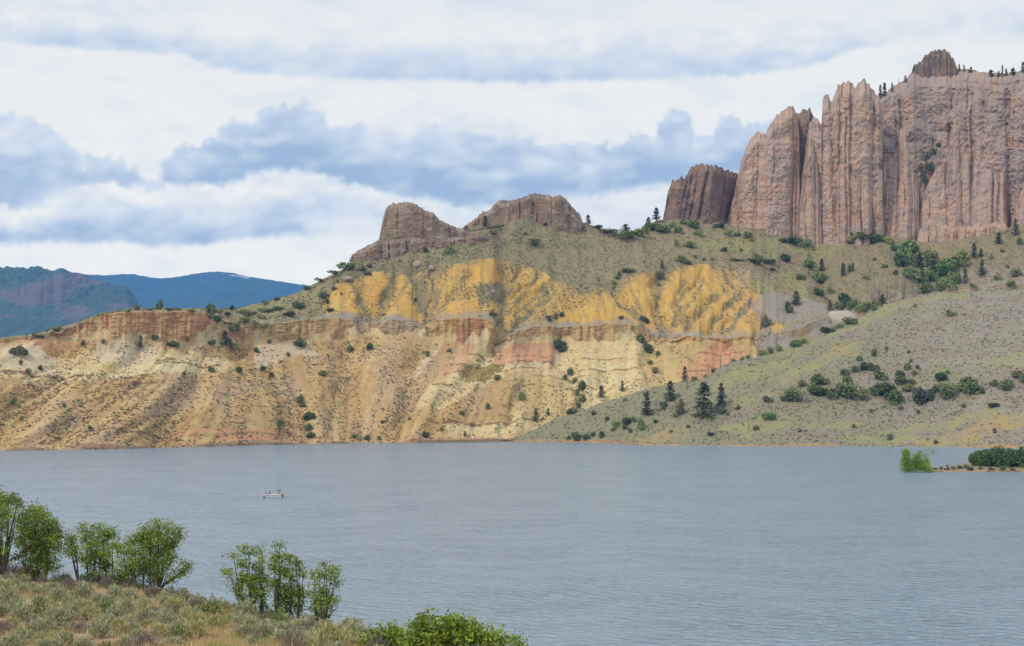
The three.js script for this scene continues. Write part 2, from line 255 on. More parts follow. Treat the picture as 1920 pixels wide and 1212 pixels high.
function hillRelief(x, y, z, s, t, c) {
  let k = 0; const px = hill.px(c), wx = x + 9 * noise(x / 40, y / 40 + 7) + 6 * noise(x / 22 + 3, y / 15) + 2.5 * noise(x / 9, y / 9), wy = y + 5 * noise(x / 35 + 4, y / 35);
  for (const g of GULLIES) { const d = trackDistance(g.p, wx, wy); if (d < g.w * 2.2) k -= g.d * Math.exp(-(d * d) / (g.w * g.w * 0.45)); }
  const shear = curve5(px), q = x + shear * (y - 40);
  if (s <= 1) { const e = s === 0 ? t * 0.6 : smooth(0, 0.06, t) * smooth(1.02, 0.9, t); k += e * (8 * fbm(q / 75, y / 160 + 3, 2) - 4.4 * (1 - Math.abs(noise(q / 24, y / 130))) + 1.6 - 1.2 * (1 - Math.abs(noise(q / 9 + 5, y / 70))) + 0.5 * fbm(x / 6, y / 6, 3)); }
  if (s === 1) { const ly = y + 1.2 * noise(x / 60, 1.5); k += 0.9 * smooth(0.35, 0.6, noise(x / 90 + 3, y / 4)) * (Math.abs((ly / 7.3) % 1 - 0.5) < 0.22 ? 1 : 0); }
  if (s === 2) {
    const e = smooth(0, 0.1, t) * smooth(1.0, 0.93, t) * smooth(1440, 1380, px) * smooth(-0.1, 0.15, t - talus(x, px)), a = columns((x + 4 * noise(x / 25, y / 30)) / 9, 3), b = columns((x + 1.5 * noise(x / 7, y / 12)) / 3.1, 8);
    k += e * (1.7 * (a[0] - 0.75) + 1.0 * hash(a[1], 4) + 0.7 * (b[0] - 0.7) + 2.2 * fbm(x / 30, y / 20, 3) + 1.3 * fbm(x / 4, y / 4, 3) + 0.5 * noise(x / 9, y / 1.3));
    k += 0.3 * smooth(0.86, 0.93, t) * smooth(1440, 1380, px);                     // the harder cap stands proud
  }
  if (s === 3 || s === 4) {
    const bare = px > 560 && px < 1480 ? 1 : 0.35, e = s === 3 ? smooth(0, 0.08, t) : 1;
    k += e * (5 * fbm(x / 60, y / 60, 3) + bare * (-1.5 * (1 - Math.abs(noise((x + 0.35 * (y - 130) * Math.sign(px - 870)) / 13, y / 80))) + 0.7) + 0.45 * fbm(x / 5, y / 5, 3));
  }
  if (s >= 5) k += 1.2 * fbm(x / 20, z / 20, 3);
  return k;
}
const curve5 = curve([[-300, -1.2], [100, -1.0], [300, -0.4], [400, 0.0], [520, 0.5], [640, 0.15], [800, -0.5], [950, -0.3], [1100, 0], [1250, -0.2]]);
hill.shape(hillRelief);

// ground colours as they lie: beds, facets, talus and soil, plus the painted shade of one facet, outlined over the face of the slope
const Z = (pts) => patch(hill, pts);
const YELLOW = [
  [[622, 596], [618, 552], [640, 524], [660, 516], [676, 528], [692, 582], [703, 600]], [[682, 522], [733, 500], [727, 553], [709, 598], [694, 582]], [[756, 536], [774, 542], [796, 592], [712, 598]], [[752, 500], [786, 500], [745, 548]], [[805, 545], [815, 567], [798, 590]],
  [[803, 598], [853, 553], [858, 566], [893, 556], [900, 585], [880, 597]], [[840, 547], [878, 493], [922, 485], [936, 493], [949, 542], [930, 560], [899, 527], [862, 536]], [[818, 556], [850, 495], [874, 491], [845, 542]], [[943, 580], [985, 532], [1027, 518], [1038, 533], [984, 577], [950, 592]], [[950, 542], [973, 502], [984, 512], [954, 555]],
  [[944, 590], [1060, 538], [1036, 567], [978, 606]], [[1032, 610], [1100, 572], [1127, 550], [1146, 545], [1162, 567], [1206, 602], [1150, 608], [1090, 618]], [[1050, 584], [1122, 570], [1100, 604], [1040, 610]], [[1000, 508], [1050, 520], [1062, 536], [1030, 532]],
  [[1172, 540], [1188, 514], [1230, 514], [1234, 584], [1256, 616], [1224, 606]], [[1243, 555], [1266, 506], [1288, 522], [1275, 575], [1250, 608]], [[1262, 506], [1325, 494], [1362, 529], [1343, 551], [1270, 612], [1252, 612]], [[1290, 616], [1343, 549], [1384, 544], [1397, 584], [1362, 616], [1325, 630]], [[1358, 614], [1388, 604], [1428, 608], [1422, 648], [1384, 648]], [[1442, 610], [1470, 607], [1475, 638], [1438, 660]],
  [[1238, 632], [1268, 640], [1262, 700], [1232, 690]],
].map(Z);
const VEGETATED = [[[893, 535], [945, 530], [960, 555], [900, 572]], [[893, 597], [930, 583], [945, 598], [930, 606]], [[768, 505], [800, 520], [808, 548], [797, 590], [780, 545]]].map(Z);
const LILAC = [[[600, 600], [640, 585], [700, 588], [800, 592], [800, 604], [600, 606]], [[940, 640], [960, 618], [990, 598], [1000, 604], [965, 632], [950, 650]], [[1262, 620], [1316, 618], [1340, 622], [1300, 636], [1266, 632]], [[1400, 560], [1440, 545], [1530, 560], [1560, 590], [1480, 608], [1440, 600]], [[1040, 616], [1060, 604], [1140, 610], [1220, 606], [1250, 620]]].map(Z);
const WHITE = [[[1560, 590], [1600, 580], [1612, 592], [1600, 604], [1550, 608]], [[1262, 624], [1316, 619], [1302, 640], [1266, 636]], [[0, 648], [60, 645], [110, 652], [100, 690], [0, 690]], [[190, 640], [300, 642], [290, 668], [200, 672]], [[480, 640], [560, 642], [600, 660], [480, 680]], [[806, 650], [836, 625], [790, 690], [768, 700]]].map(Z);
const CREAM = [[[778, 752], [815, 700], [860, 648], [900, 640], [960, 640], [1050, 645], [1085, 640], [1200, 640], [1215, 700], [1190, 750], [1090, 760], [1062, 700], [985, 690], [950, 690], [823, 758]], [[-300, 664], [100, 650], [350, 650], [440, 660], [430, 690], [200, 700], [-300, 720]], [[1085, 690], [1200, 680], [1190, 760], [1090, 775]], [[840, 790], [1000, 780], [1060, 800], [960, 824], [840, 810]]].map(Z);
const PINK = [[[1285, 668], [1352, 641], [1406, 643], [1414, 662], [1382, 677], [1343, 693], [1296, 706], [1262, 700]], [[928, 653], [962, 638], [1044, 643], [1048, 675], [932, 672]], [[811, 708], [860, 648], [889, 646], [868, 678], [833, 702]], [[850, 610], [900, 600], [930, 640], [905, 650], [860, 645]], [[300, 805], [420, 800], [430, 812], [300, 815]], [[400, 812], [520, 805], [600, 825], [400, 832]], [[760, 815], [960, 812], [960, 830], [740, 832]], [[40, 636], [110, 628], [180, 636], [60, 646]]].map(Z);
const SHADED_FACET = [[[867, 674], [955, 673], [902, 709], [862, 694]]].map(Z);  // facet turned away from the sun, its shade painted in as darker olive
const PALEGRASS = [[[1360, 470], [1420, 448], [1500, 455], [1540, 470], [1460, 485]], [[1510, 462], [1560, 448], [1600, 455], [1560, 475]], [[1300, 452], [1400, 446], [1420, 460], [1320, 470]], [[1400, 520], [1500, 510], [1520, 560], [1420, 570]]].map(Z);
const BEDS = [[848, 1042, 673.5, 1.0], [855, 1005, 686, 0.8], [812, 850, 712, 0.9], [985, 1150, 718, 0.6], [1085, 1200, 687, 0.7], [1090, 1180, 668, 0.5], [880, 928, 657, 0.8], [800, 1010, 786, 1.2], [1000, 1100, 700, 0.5], [290, 330, 670, 1.2], [290, 425, 677, 0.9], [0, 175, 693, 1.2], [215, 330, 700, 0.9], [225, 310, 717, 1.4], [90, 330, 808, 0.9], [1300, 1350, 678, 0.6], [1290, 1400, 690, 0.6], [1310, 1400, 655, 0.6]]
  .map(([a, b, y, w]) => { const p = hill.find(a, y, hill.base), q = hill.find(b, y, hill.base); return { x0: p.x, x1: q.x, y0: p.y, y1: q.y, w }; });
const C = { bandTan: col('#b3925f'), pinkPale: col('#cfa98a'), band: col('#bd8a5c'),
  tan: col('#c09d68'), tan2: col('#b3905c'), tanPink: col('#bc9c76'), cream: col('#d4bd80'), creamPale: col('#d8c799'), white: col('#d2be9f'), yellow: col('#d3a64b'), yellow2: col('#cb9a47'), yellow3: col('#d3b067'), orange: col('#a9734a'), orangeRed: col('#a5694b'), brown: col('#84603f'), ochre: col('#b08a4c'), grey: col('#a08c76'),
  lilac: col('#9b9080'), pink: col('#cb906c'), olive: col('#8f7f45'), sage: col('#87805c'), sage2: col('#77744c'), sageSoil: col('#988462'), grassGreen: col('#979259'), mud: col('#a98f6c'), redBank: col('#a5805f'),  // olive is the painted shade tone of the turned-away facet
};
function hillPaint(x, y, z, s, t, c) {
  const px = hill.px(c), grit = hash(c, Math.round(y * 7)) - 0.5, wx = x + 7 * fbm(x / 16, y / 16, 4) + 2.2 * noise(x / 2.6, y / 3.4) + 2.4 * grit, wy = y + 6 * fbm(x / 16 + 9, y / 16 + 3, 4) + 2.2 * noise(x / 2.6 + 8, y / 3.4) + 1.5 * grit;
  const shear = curve5(px), q = x + shear * (y - 40), n1 = fbm(x / 30, y / 30, 4), streak = fbm(q / 7, y / 60, 3), fine = noise(x / 1.3, y / 1.3);
  const any = (list) => { for (const p of list) if (inside(p, wx, wy)) return true; return false; };
  let k;
  if (s <= 1) {
    k = mix3(C.tan, n1 > 0 ? C.tanPink : C.tan2, smooth(0.02, 0.25, Math.abs(n1)));
    if (px > 960) k = mix3(k, C.cream, 0.5);
    k = mix3(k, C.cream, 0.42 * smooth(0.05, 0.3, streak + 0.5 * fbm(x / 5, y / 5, 2)));
    k = mix3(k, C.brown, 0.08 * smooth(0.05, 0.4, -streak)); k = mix3(k, C.grey, 0.14 * smooth(0.1, 0.4, fbm(x / 22 + 60, y / 22, 3)));
    if (any(CREAM)) { const bed = noise(x / 60, wy / 2.6 + 5); k = mix3(bed > 0.1 ? C.creamPale : C.cream, bed < -0.25 ? C.pinkPale : C.tan, bed < -0.25 ? 0.6 : 0.12); }
    if (any(WHITE)) k = mix3(k, C.white, 0.75);
    if (any(PINK)) k = mix3(k, C.pink, clamp(0.66 + 0.5 * n1 + 0.4 * grit));
    if (any(SHADED_FACET)) k = mix3(C.olive, C.ochre, 0.3 + n1);
    for (const b of BEDS) if (x > b.x0 && x < b.x1) { const yy = lerp(b.y0, b.y1, (x - b.x0) / (b.x1 - b.x0)) + 1.2 * noise(x / 18, b.y0), d = Math.abs(y - yy); if (d < b.w * 0.85 && noise(x / 5, b.y0) > -0.35) k = mix3(k, col5, 0.75); }
    if (px > 1420) k = mix3(C.sageSoil, C.lilac, smooth(-0.2, 0.2, n1));
    if (s === 0 || t < 0.02) k = mix3(C.mud, C.redBank, smooth(-0.1, 0.3, n1));
  } else if (s === 2) {
    const stain = noise(x / 2.2, y / 26), a = columns((x + 4 * noise(x / 25, y / 30)) / 9, 3);
    const warm = px < 480 ? C.band : px < 640 ? C.bandTan : px < 800 ? C.grey : px < 920 ? C.ochre : px < 1240 ? C.bandTan : C.pink;
    k = mix3(warm, hash(a[1], 9) > 0.6 && px < 480 ? C.orangeRed : C.tan, clamp(0.3 + 0.5 * noise(x / 12, y / 18)));
    if (px > 1230) k = mix3(C.yellow2, C.tan, 0.5 + n1);
    k = mix3(k, C.white, 0.5 * smooth(0.25, 0.6, fbm(x / 8 + 4, y / 3, 3)));
    k = mix3(k, C.brown, 0.45 * smooth(0.2, 0.55, stain)); k = mix3(k, C.creamPale, 0.4 * smooth(0.3, 0.6, noise(x / 3.3 + 40, y / 14)));
    k = mix3(k, C.tanPink, 0.55 * smooth(0.0, 0.35, fbm(x / 6, y / 2.2, 4))); k = mix3(k, C.brown, 0.5 * smooth(0.22, 0.5, fbm(x / 2.4 + 9, y / 5, 3)) + 0.4 * smooth(0.35, 0.6, noise(x / 14, y / 0.9))); if (any(PINK)) k = mix3(k, C.orangeRed, 0.5);
    if (px > 1420) k = mix3(C.sageSoil, C.lilac, smooth(-0.2, 0.2, n1));
    if (px < 100 || (px > 400 && px < 480)) k = mix3(k, C.tanPink, 0.6);
    if (talus(x, px) > t) k = mix3(C.tan, C.creamPale, clamp(0.4 + streak));
  } else {
    k = mix3(C.sageSoil, C.sage, 0.5 + 0.9 * n1); k = mix3(k, C.sage2, 0.6 * smooth(0, 0.4, fbm(x / 16 + 5, y / 10, 3)));
    if (px > 1100) k = mix3(k, C.sageSoil, 0.3);
    if (px > 1380 && s === 3) k = mix3(k, C.lilac, 0.5);
    if (any(PALEGRASS)) k = mix3(k, C.grassGreen, 0.55 + n1);
    if (px < 640) k = mix3(k, C.grassGreen, 0.25 + 0.5 * n1);
    if (s === 3) {
      let deep = -99; for (const p of YELLOW) deep = Math.max(deep, depthIn(p, wx, wy));
      let vein = 0; for (const g of GULLIES) { const d = trackDistance(g.p, wx, wy); if (d < g.w) vein = Math.max(vein, smooth(g.w * 0.4, g.w * 0.12, d)); }
      const rill = noise((x + 0.35 * (y - 130) * Math.sign(px - 870)) / 5, y / 45);
      const fan = px > 612 && px < 1428 ? smooth(0.15, -0.25, t - 0.86 + 0.3 * n1) * smooth(-0.8, -0.15, rill + 0.4 * n1) : 0;
      const w = clamp(Math.max(smooth(-6, 4, deep + 5 * rill + 4 * grit), 0.9 * fan) * (1 - vein) + 0.25 * grit) * (any(VEGETATED) ? 0.12 : 1);
      let yl = mix3(C.yellow, C.yellow2, smooth(-0.2, 0.4, n1 + streak)); yl = mix3(yl, C.yellow3, 0.6 * smooth(0.0, 0.5, rill)); yl = mix3(yl, C.sageSoil, 0.4 * smooth(0.2, 0.45, fbm(x / 5, y / 12 + 30, 3)));
      k = mix3(k, yl, 0.94 * w);
    }
    if (any(LILAC)) k = mix3(k, C.lilac, 0.75);
    if (any(WHITE)) k = mix3(k, C.white, 0.8);
    if (s === 3) k = mix3(k, C.lilac, 0.75 * smooth(0.17, 0.02, t + 0.10 * noise(x / 14, 3) + 0.05 * noise(x / 4, 6)));
  }
  const g = 1 + 0.10 * fine + 0.08 * fbm(x / 3.5, y / 3.5, 2);
  return [k[0] * g, k[1] * g, k[2] * g];
}
const col5 = col('#7a5a3a');
tag(put(hill.mesh(EARTH, hillPaint), 'hillside'), 'long badlands hillside of tan, yellow and pink beds with an orange cliff band across the lake', 'hillside', null, 'structure');

// ---------------------------------------------------------------- the grassy hill in front on the other side of the bay
const grassShore = curve([[930, 829.5], [960, 829.5], [1050, 830], [1150, 832], [1200, 835], [1400, 837], [1700, 838], [1920, 841], [2400, 846]]);
const grassCrest = curve([[930, 829], [960, 826], [1000, 808], [1040, 786], [1100, 765], [1160, 745], [1240, 720], [1300, 704], [1360, 684], [1400, 672], [1480, 652], [1540, 626], [1600, 597], [1650, 573], [1700, 556], [1760, 547], [1850, 540], [1920, 533], [2050, 520], [2400, 500]]);
const grassHill = new Sheet(905, 2400, 760, (px) => {
  const e = smooth(905, 960, px), s0 = [-3, (EYE * FOCAL) / (grassShore(Math.max(px, 930)) - HORIZON) - 3], bank = [s0[0] + 3 + 2.5 * e, s0[1] + 4];
  const cr = grassCrest(px), b0 = HORIZON - ((bank[0] - EYE) / bank[1]) * FOCAL, mid = climb(bank, lerp(b0, cr, 0.62) - 0.5, 0.44), crest = climb(mid, Math.min(cr, lerp(b0, cr, 0.62) - 1), 0.36);
  const over = [crest[0] + 0.5, crest[1] + 25];
  return [s0, bank, mid, crest, over, [over[0] - 40, over[1] + 110]];
}, [8, 130, 90, 12, 14]);
grassHill.soften(60, 14, 250);
const FOLDS = [[[[1210, 800], [1262, 750], [1330, 700]], 4, 12], [[[1360, 790], [1480, 730], [1600, 690], [1700, 640]], 3, 18], [[[1300, 828], [1420, 800], [1560, 780], [1760, 775]], 3, 16], [[[1600, 830], [1740, 800], [1920, 745]], 4, 20]].map(([l, d, w]) => ({ p: patch(grassHill, l), d, w }));
grassHill.shape((x, y, z, s, t, c) => {
  let k = 0; const wx = x + 5 * noise(x / 30, y / 30), e = s === 0 ? t : 1;
  for (const g of FOLDS) { const d = trackDistance(g.p, wx, y); if (d < g.w * 2) k -= g.d * Math.exp(-(d * d) / (g.w * g.w * 0.5)); }
  k += 3.0 * fbm(x / 70, z / 70, 2) * smooth(905, 1000, grassHill.px(c)) + 0.9 * fbm((x + y) / 14, z / 22, 3) + 0.35 * fbm(x / 3.5, z / 3.5, 2);
  if (s === 0) k += 1.0 * fbm(x / 6, y / 2, 3);
  return k * e;
});
const R = (pts) => patch(grassHill, pts);
const MEADOW = [[[1300, 720], [1400, 690], [1500, 668], [1460, 690], [1340, 735]], [[1640, 800], [1800, 770], [1900, 745], [1860, 775], [1700, 806]], [[1380, 745], [1440, 728], [1470, 735], [1400, 765]], [[1440, 706], [1480, 690], [1560, 660], [1625, 632], [1612, 650], [1530, 690], [1470, 720]], [[1500, 800], [1560, 786], [1640, 780], [1590, 800]], [[1860, 790], [1930, 755], [2100, 730], [2100, 760], [1930, 790]], [[1420, 640], [1500, 640], [1620, 592], [1700, 562], [1860, 545], [1700, 575], [1600, 620], [1480, 668]], [[1600, 812], [1760, 806], [1700, 825], [1560, 822]], [[1350, 790], [1450, 770], [1480, 790], [1400, 815]], [[1820, 680], [1930, 660], [1930, 690]]].map(R);
const STRAW = [[[1720, 832], [1760, 806], [1860, 775], [1940, 770], [1940, 800], [1850, 812], [1800, 834]], [[1180, 822], [1240, 800], [1300, 795], [1270, 828]], [[1560, 655], [1612, 640], [1580, 662], [1540, 676]]].map(R);
const G = { lilac: col('#9a8f7e'), lilac2: col('#928471'), sage: col('#8c8766'), green: col('#989560'), straw: col('#ac935c'), bank: col('#a58a6a'), bank2: col('#b0905f'), dark: col('#5f5546') };
tag(put(grassHill.mesh(EARTH, (x, y, z, s, t, c) => {
  const px = grassHill.px(c), grit = hash(c, Math.round(z * 3)) - 0.5, wx = x + 14 * fbm(x / 22, z / 22, 4) + 4 * noise(x / 3, z / 5) + 5 * grit, wy = y + 5 * fbm(x / 22 + 9, z / 22, 4) + 2 * noise(x / 3 + 7, z / 5) + 2 * grit, n = fbm(x / 40, z / 40, 4), m = fbm(x / 9 + 4, z / 16, 3);
  const any = (list) => { for (const p of list) if (inside(p, wx, wy)) return true; return false; };
  let k = mix3(G.lilac, G.lilac2, smooth(-0.2, 0.3, n));
  k = mix3(k, G.sage, smooth(0.15, -0.15, n + (px - 1620) / 900) * 0.9);
  k = mix3(k, G.sage, 0.5 * smooth(0.05, 0.3, m));
  if (any(MEADOW)) k = mix3(k, G.green, clamp(0.65 + 1.2 * m));
  if (any(STRAW)) k = mix3(k, G.straw, clamp(0.6 + m));
  if (s === 0) { k = mix3(G.bank, G.bank2, smooth(-0.1, 0.3, fbm(x / 14, y / 3, 3))); k = mix3(k, G.dark, 0.6 * smooth(0.1, 0.4, fbm(x / 4, y / 1.2, 3))); }
  const f = 1 + 0.09 * noise(x / 1.2, z / 1.2) + 0.10 * fbm(x / 4, z / 4, 2);
  return [k[0] * f, k[1] * f, k[2] * f];
}), 'grassy_hill'), 'rounded sage and grass covered hill above the near shore of the bay, lilac-grey soil', 'hill', null, 'structure');
// ---------------------------------------------------------------- rock towers and walls
// A body of rock stands on the hillside between its skyline and its foot; it bulges towards the viewer, carries columnar joints, rounds over its top and closes behind.
const RC = { dusk: col('#84695a'), dusk2: col('#735d51'), wall: col('#ae9585'), wall2: col('#a18c81'), warm: col('#c0a188'), pink: col('#b89d8e'), grey: col('#9d8f84'), orange: col('#bd8c62'), dark: col('#6a5a50'), brown: col('#907862'), brown2: col('#7e6856'), pale: col('#bda48c') };
function rockBody(o) {
  const { top, base, thick, bulge = 20, seed, tone, joint = 16, relief = 5, lean = 0.16, ragged = 1, tilt = 0, step = 1.1, rows = 200 } = o;
  const tp = broken(top), bs = broken(base), x0 = top[0][0], x1 = top[top.length - 1][0], nc = Math.max(24, Math.round((x1 - x0) / step)), fr = rows, nr = fr + 26;
  const dist = o.dist, pos = new Float32Array(nc * nr * 3), color = new Float32Array(nc * nr * 3);
  for (let c = 0; c < nc; c++) {
    const px = lerp(x0, x1, c / (nc - 1)), sN = (2 * c) / (nc - 1) - 1, side = 1 - Math.pow(Math.abs(sN), o.square ?? 2.6), D0 = dist(px) + relief * 0.8 - bulge * (Math.sqrt(Math.max(0, side)) - 0.95);
    const M = D0 / FOCAL;                                  // metres per picture unit here
    const jag = ragged * (4.5 * (1 - 2 * Math.abs(columns(px / 9.5, seed)[2] - 0.5) - 0.5) + 3 * (hash(columns(px / 9.5, seed)[1], seed + 5) - 0.5) + 2 * noise(px / 4, seed) + 1.2 * noise(px / 1.7, seed + 3)) * smooth(0, 0.06, 1 - Math.abs(sN));
    const yt = EYE + (HORIZON - tp(px) + jag) * M, yb = EYE + (HORIZON - bs(px) - 34 * smooth(0, 0.1, 1 - Math.abs(sN))) * M, hgt = Math.max(0.5, yt - yb);
    let lastD = D0;
    for (let j = 0; j < nr; j++) {
      const i = (c * nr + j) * 3, X0 = (px - MIDDLE) * M;
      let y, D, X = X0, v = Math.min(1, j / fr), col3;
      const yy = yb + hgt * v;
      const wx = X0 + tilt * (yy - yb) + 4 * noise(X0 / 60 + seed, yy / 130) + 0.9 * noise(X0 / 14, yy / 30 + seed);
      // flat-faced wedges, split into blocks by cracks both ways, the blocks shifted in and out; columns step back at different heights
      const A = columns(wx / joint, seed), B = columns((wx + 1.2 * noise(yy / 40, A[1])) / (joint * 0.6), seed + 1), Cc = columns((wx + 0.6 * noise(yy / 14, B[1])) / (joint * 0.22), seed + 2), wide = columns(wx / (joint * 2.3) + 0.3, seed + 9);
      const ridgeAt = 0.2 + 0.6 * hash(A[1], seed + 6), wedge = A[2] < ridgeAt ? A[2] / ridgeAt : (1 - A[2]) / (1 - ridgeAt), ridgeB = 0.15 + 0.7 * hash(B[1], seed + 16), wedgeB = B[2] < ridgeB ? B[2] / ridgeB : (1 - B[2]) / (1 - ridgeB);
      const storeyB = yy / (joint * (0.9 + 1.3 * hash(B[1], seed + 12))) + hash(B[1], seed + 13), storeyC = yy / (joint * 0.42 * (0.6 + hash(Cc[1], seed + 14))) + hash(Cc[1], seed + 15);
      const topA = 0.6 + 0.55 * hash(A[1], seed + 7), topB = 0.4 + 0.85 * hash(B[1], seed + 8), pit = ridged(X0 / 6 + seed, yy / 7, 3) - 0.62;
      let k = relief * (0.85 * (wedge - 0.6) + 0.5 * (hash(A[1], seed + 3) - 0.5)) - relief * 0.75 * smooth(topA - 0.05, topA, v + 0.10 * (1 - wedge)) + relief * 0.20 * (wedgeB - 0.5) + relief * 0.2 * (hash(B[1], seed + 4) - 0.5);
      k -= relief * 0.45 * smooth(topB - 0.03, topB, v + 0.06 * (1 - wedgeB));
      k += relief * 0.24 * (hash(B[1], Math.floor(storeyB) + seed) - 0.5) + relief * 0.17 * (hash(Cc[1], Math.floor(storeyC) + seed) - 0.5) + relief * 0.04 * (hash(Cc[1], seed + 21) - 0.5);
      k -= relief * (0.5 * smooth(0.08, 0.02, Math.min(A[2], 1 - A[2])) * (noise(yy / 40, A[1] * 5.1) > -0.1 ? 1 : 0.25) + 0.2 * smooth(0.10, 0.02, Math.min(B[2], 1 - B[2])) * (noise(yy / 18, B[1] * 3.7) > 0.1 ? 1 : 0.1));
      k -= relief * (o.cleft ?? 0.9) * smooth(0.42, 0.1, wide[0]) * smooth(1.1, 0.5, Math.abs(v - 0.2 - 0.6 * hash(wide[1], seed)) * 1.6);
      k += relief * (0.8 * fbm(X0 / 45, yy / 60 + seed, 3) + 0.55 * pit + 0.35 * fbm(X0 / 14 + 9, yy / 14 + seed, 3)) + 0.6 * noise(X0 / 1.7, yy / 1.7);
      if (j <= fr) {
        const u = v; y = yy; D = D0 + hgt * lean * u + thick * 0.2 * smooth(0.88, 1, u) ** 2 - k; lastD = D;
      } else {
        const w = (j - fr) / (nr - 1 - fr); y = yt - (w < 0.4 ? hgt * 0.05 * w : hgt * (0.02 + (w - 0.4) * 1.7)); D = lastD + thick * 0.8 * smooth(0, 1, w) * (0.6 + 0.4 * w) + 1.5 * w * noise(px / 6, w * 9);
      }
      X = (px - MIDDLE) / FOCAL * D;
      y = EYE + (y - EYE) * (D / D0);                      // keeps the skyline where it was read off
      pos[i] = X; pos[i + 1] = y; pos[i + 2] = -D;
      const n = fbm(X0 / 26, yy / 40 + seed, 4), st = noise(wx / 3.1, yy / 45 + seed), m = fbm(X0 / 9 + 7, yy / 9, 3);
      let q0 = 0; q0 = hash(B[1], Math.floor(storeyB) + 3) - 0.5;
      let q = mix3(tone[0], tone[1], smooth(-0.25, 0.3, n + 0.3 * (hash(A[1], 2) - 0.5) + 0.35 * q0));
      q = mix3(q, tone[2], 0.7 * smooth(0.08, 0.35, m + 0.5 * fbm(X0 / 30 + 70, yy / 22, 3)));
      q = mix3(q, RC.orange, (o.rust ?? 0.34) * smooth(0.1, 0.4, fbm(X0 / 20 + 30, yy / 26 - 4, 3)));
      q = mix3(q, RC.dark, 0.28 * smooth(0.35, 0.7, st) + 0.35 * smooth(0.22, 0.45, fbm(X0 / 16 + 50, yy / 14, 5)));
      if (o.cap) q = mix3(q, RC.brown2, 0.5 * smooth(0.72, 0.8, v + 0.1 * n));
      const g = 1 + 0.12 * noise(X0 / 1.1, yy / 1.3) + 0.08 * m;
      color[i] = q[0] * g; color[i + 1] = q[1] * g; color[i + 2] = q[2] * g;
    }
  }
  const index = [];
  for (let c = 0; c < nc - 1; c++) for (let j = 0; j < nr - 1; j++) { const a = c * nr + j, b = a + nr; index.push(a, b, a + 1, a + 1, b, b + 1); }
  return geo(pos, index, color);
}
const z3 = (pts) => pts.map(([x, y]) => [1200 + x / 2.6667, 60 + y / 2.6667]), z2 = (pts) => pts.map(([x, y]) => [560 + x / 3, 340 + y / 3]);
const ground = (off) => (base) => { const b = broken(base); return (px) => -hill.find(px, b(px)).z + off; };
const WARM = [RC.warm, RC.pink, RC.grey], BROWN = [RC.brown, RC.brown2, RC.grey], CAPT = [RC.brown2, RC.dark, RC.brown];
function formation(name, label, bodies) {
  const g = new THREE.Group(); tag(g, label, 'rock formation');
  const made = bodies.map((b) => [b.name, rockBody(b)]);
  const box = new THREE.Box3().setFromBufferAttribute(made[0][1].attributes.position), c = box.getCenter(new THREE.Vector3()); c.y = box.min.y;
  g.position.copy(c);
  for (const [n, ge] of made) { ge.translate(-c.x, -c.y, -c.z); part(ge, ROCK, n, g); }
  put(g, name);
}
const g0 = (px, py) => -hill.find(px, py).z;
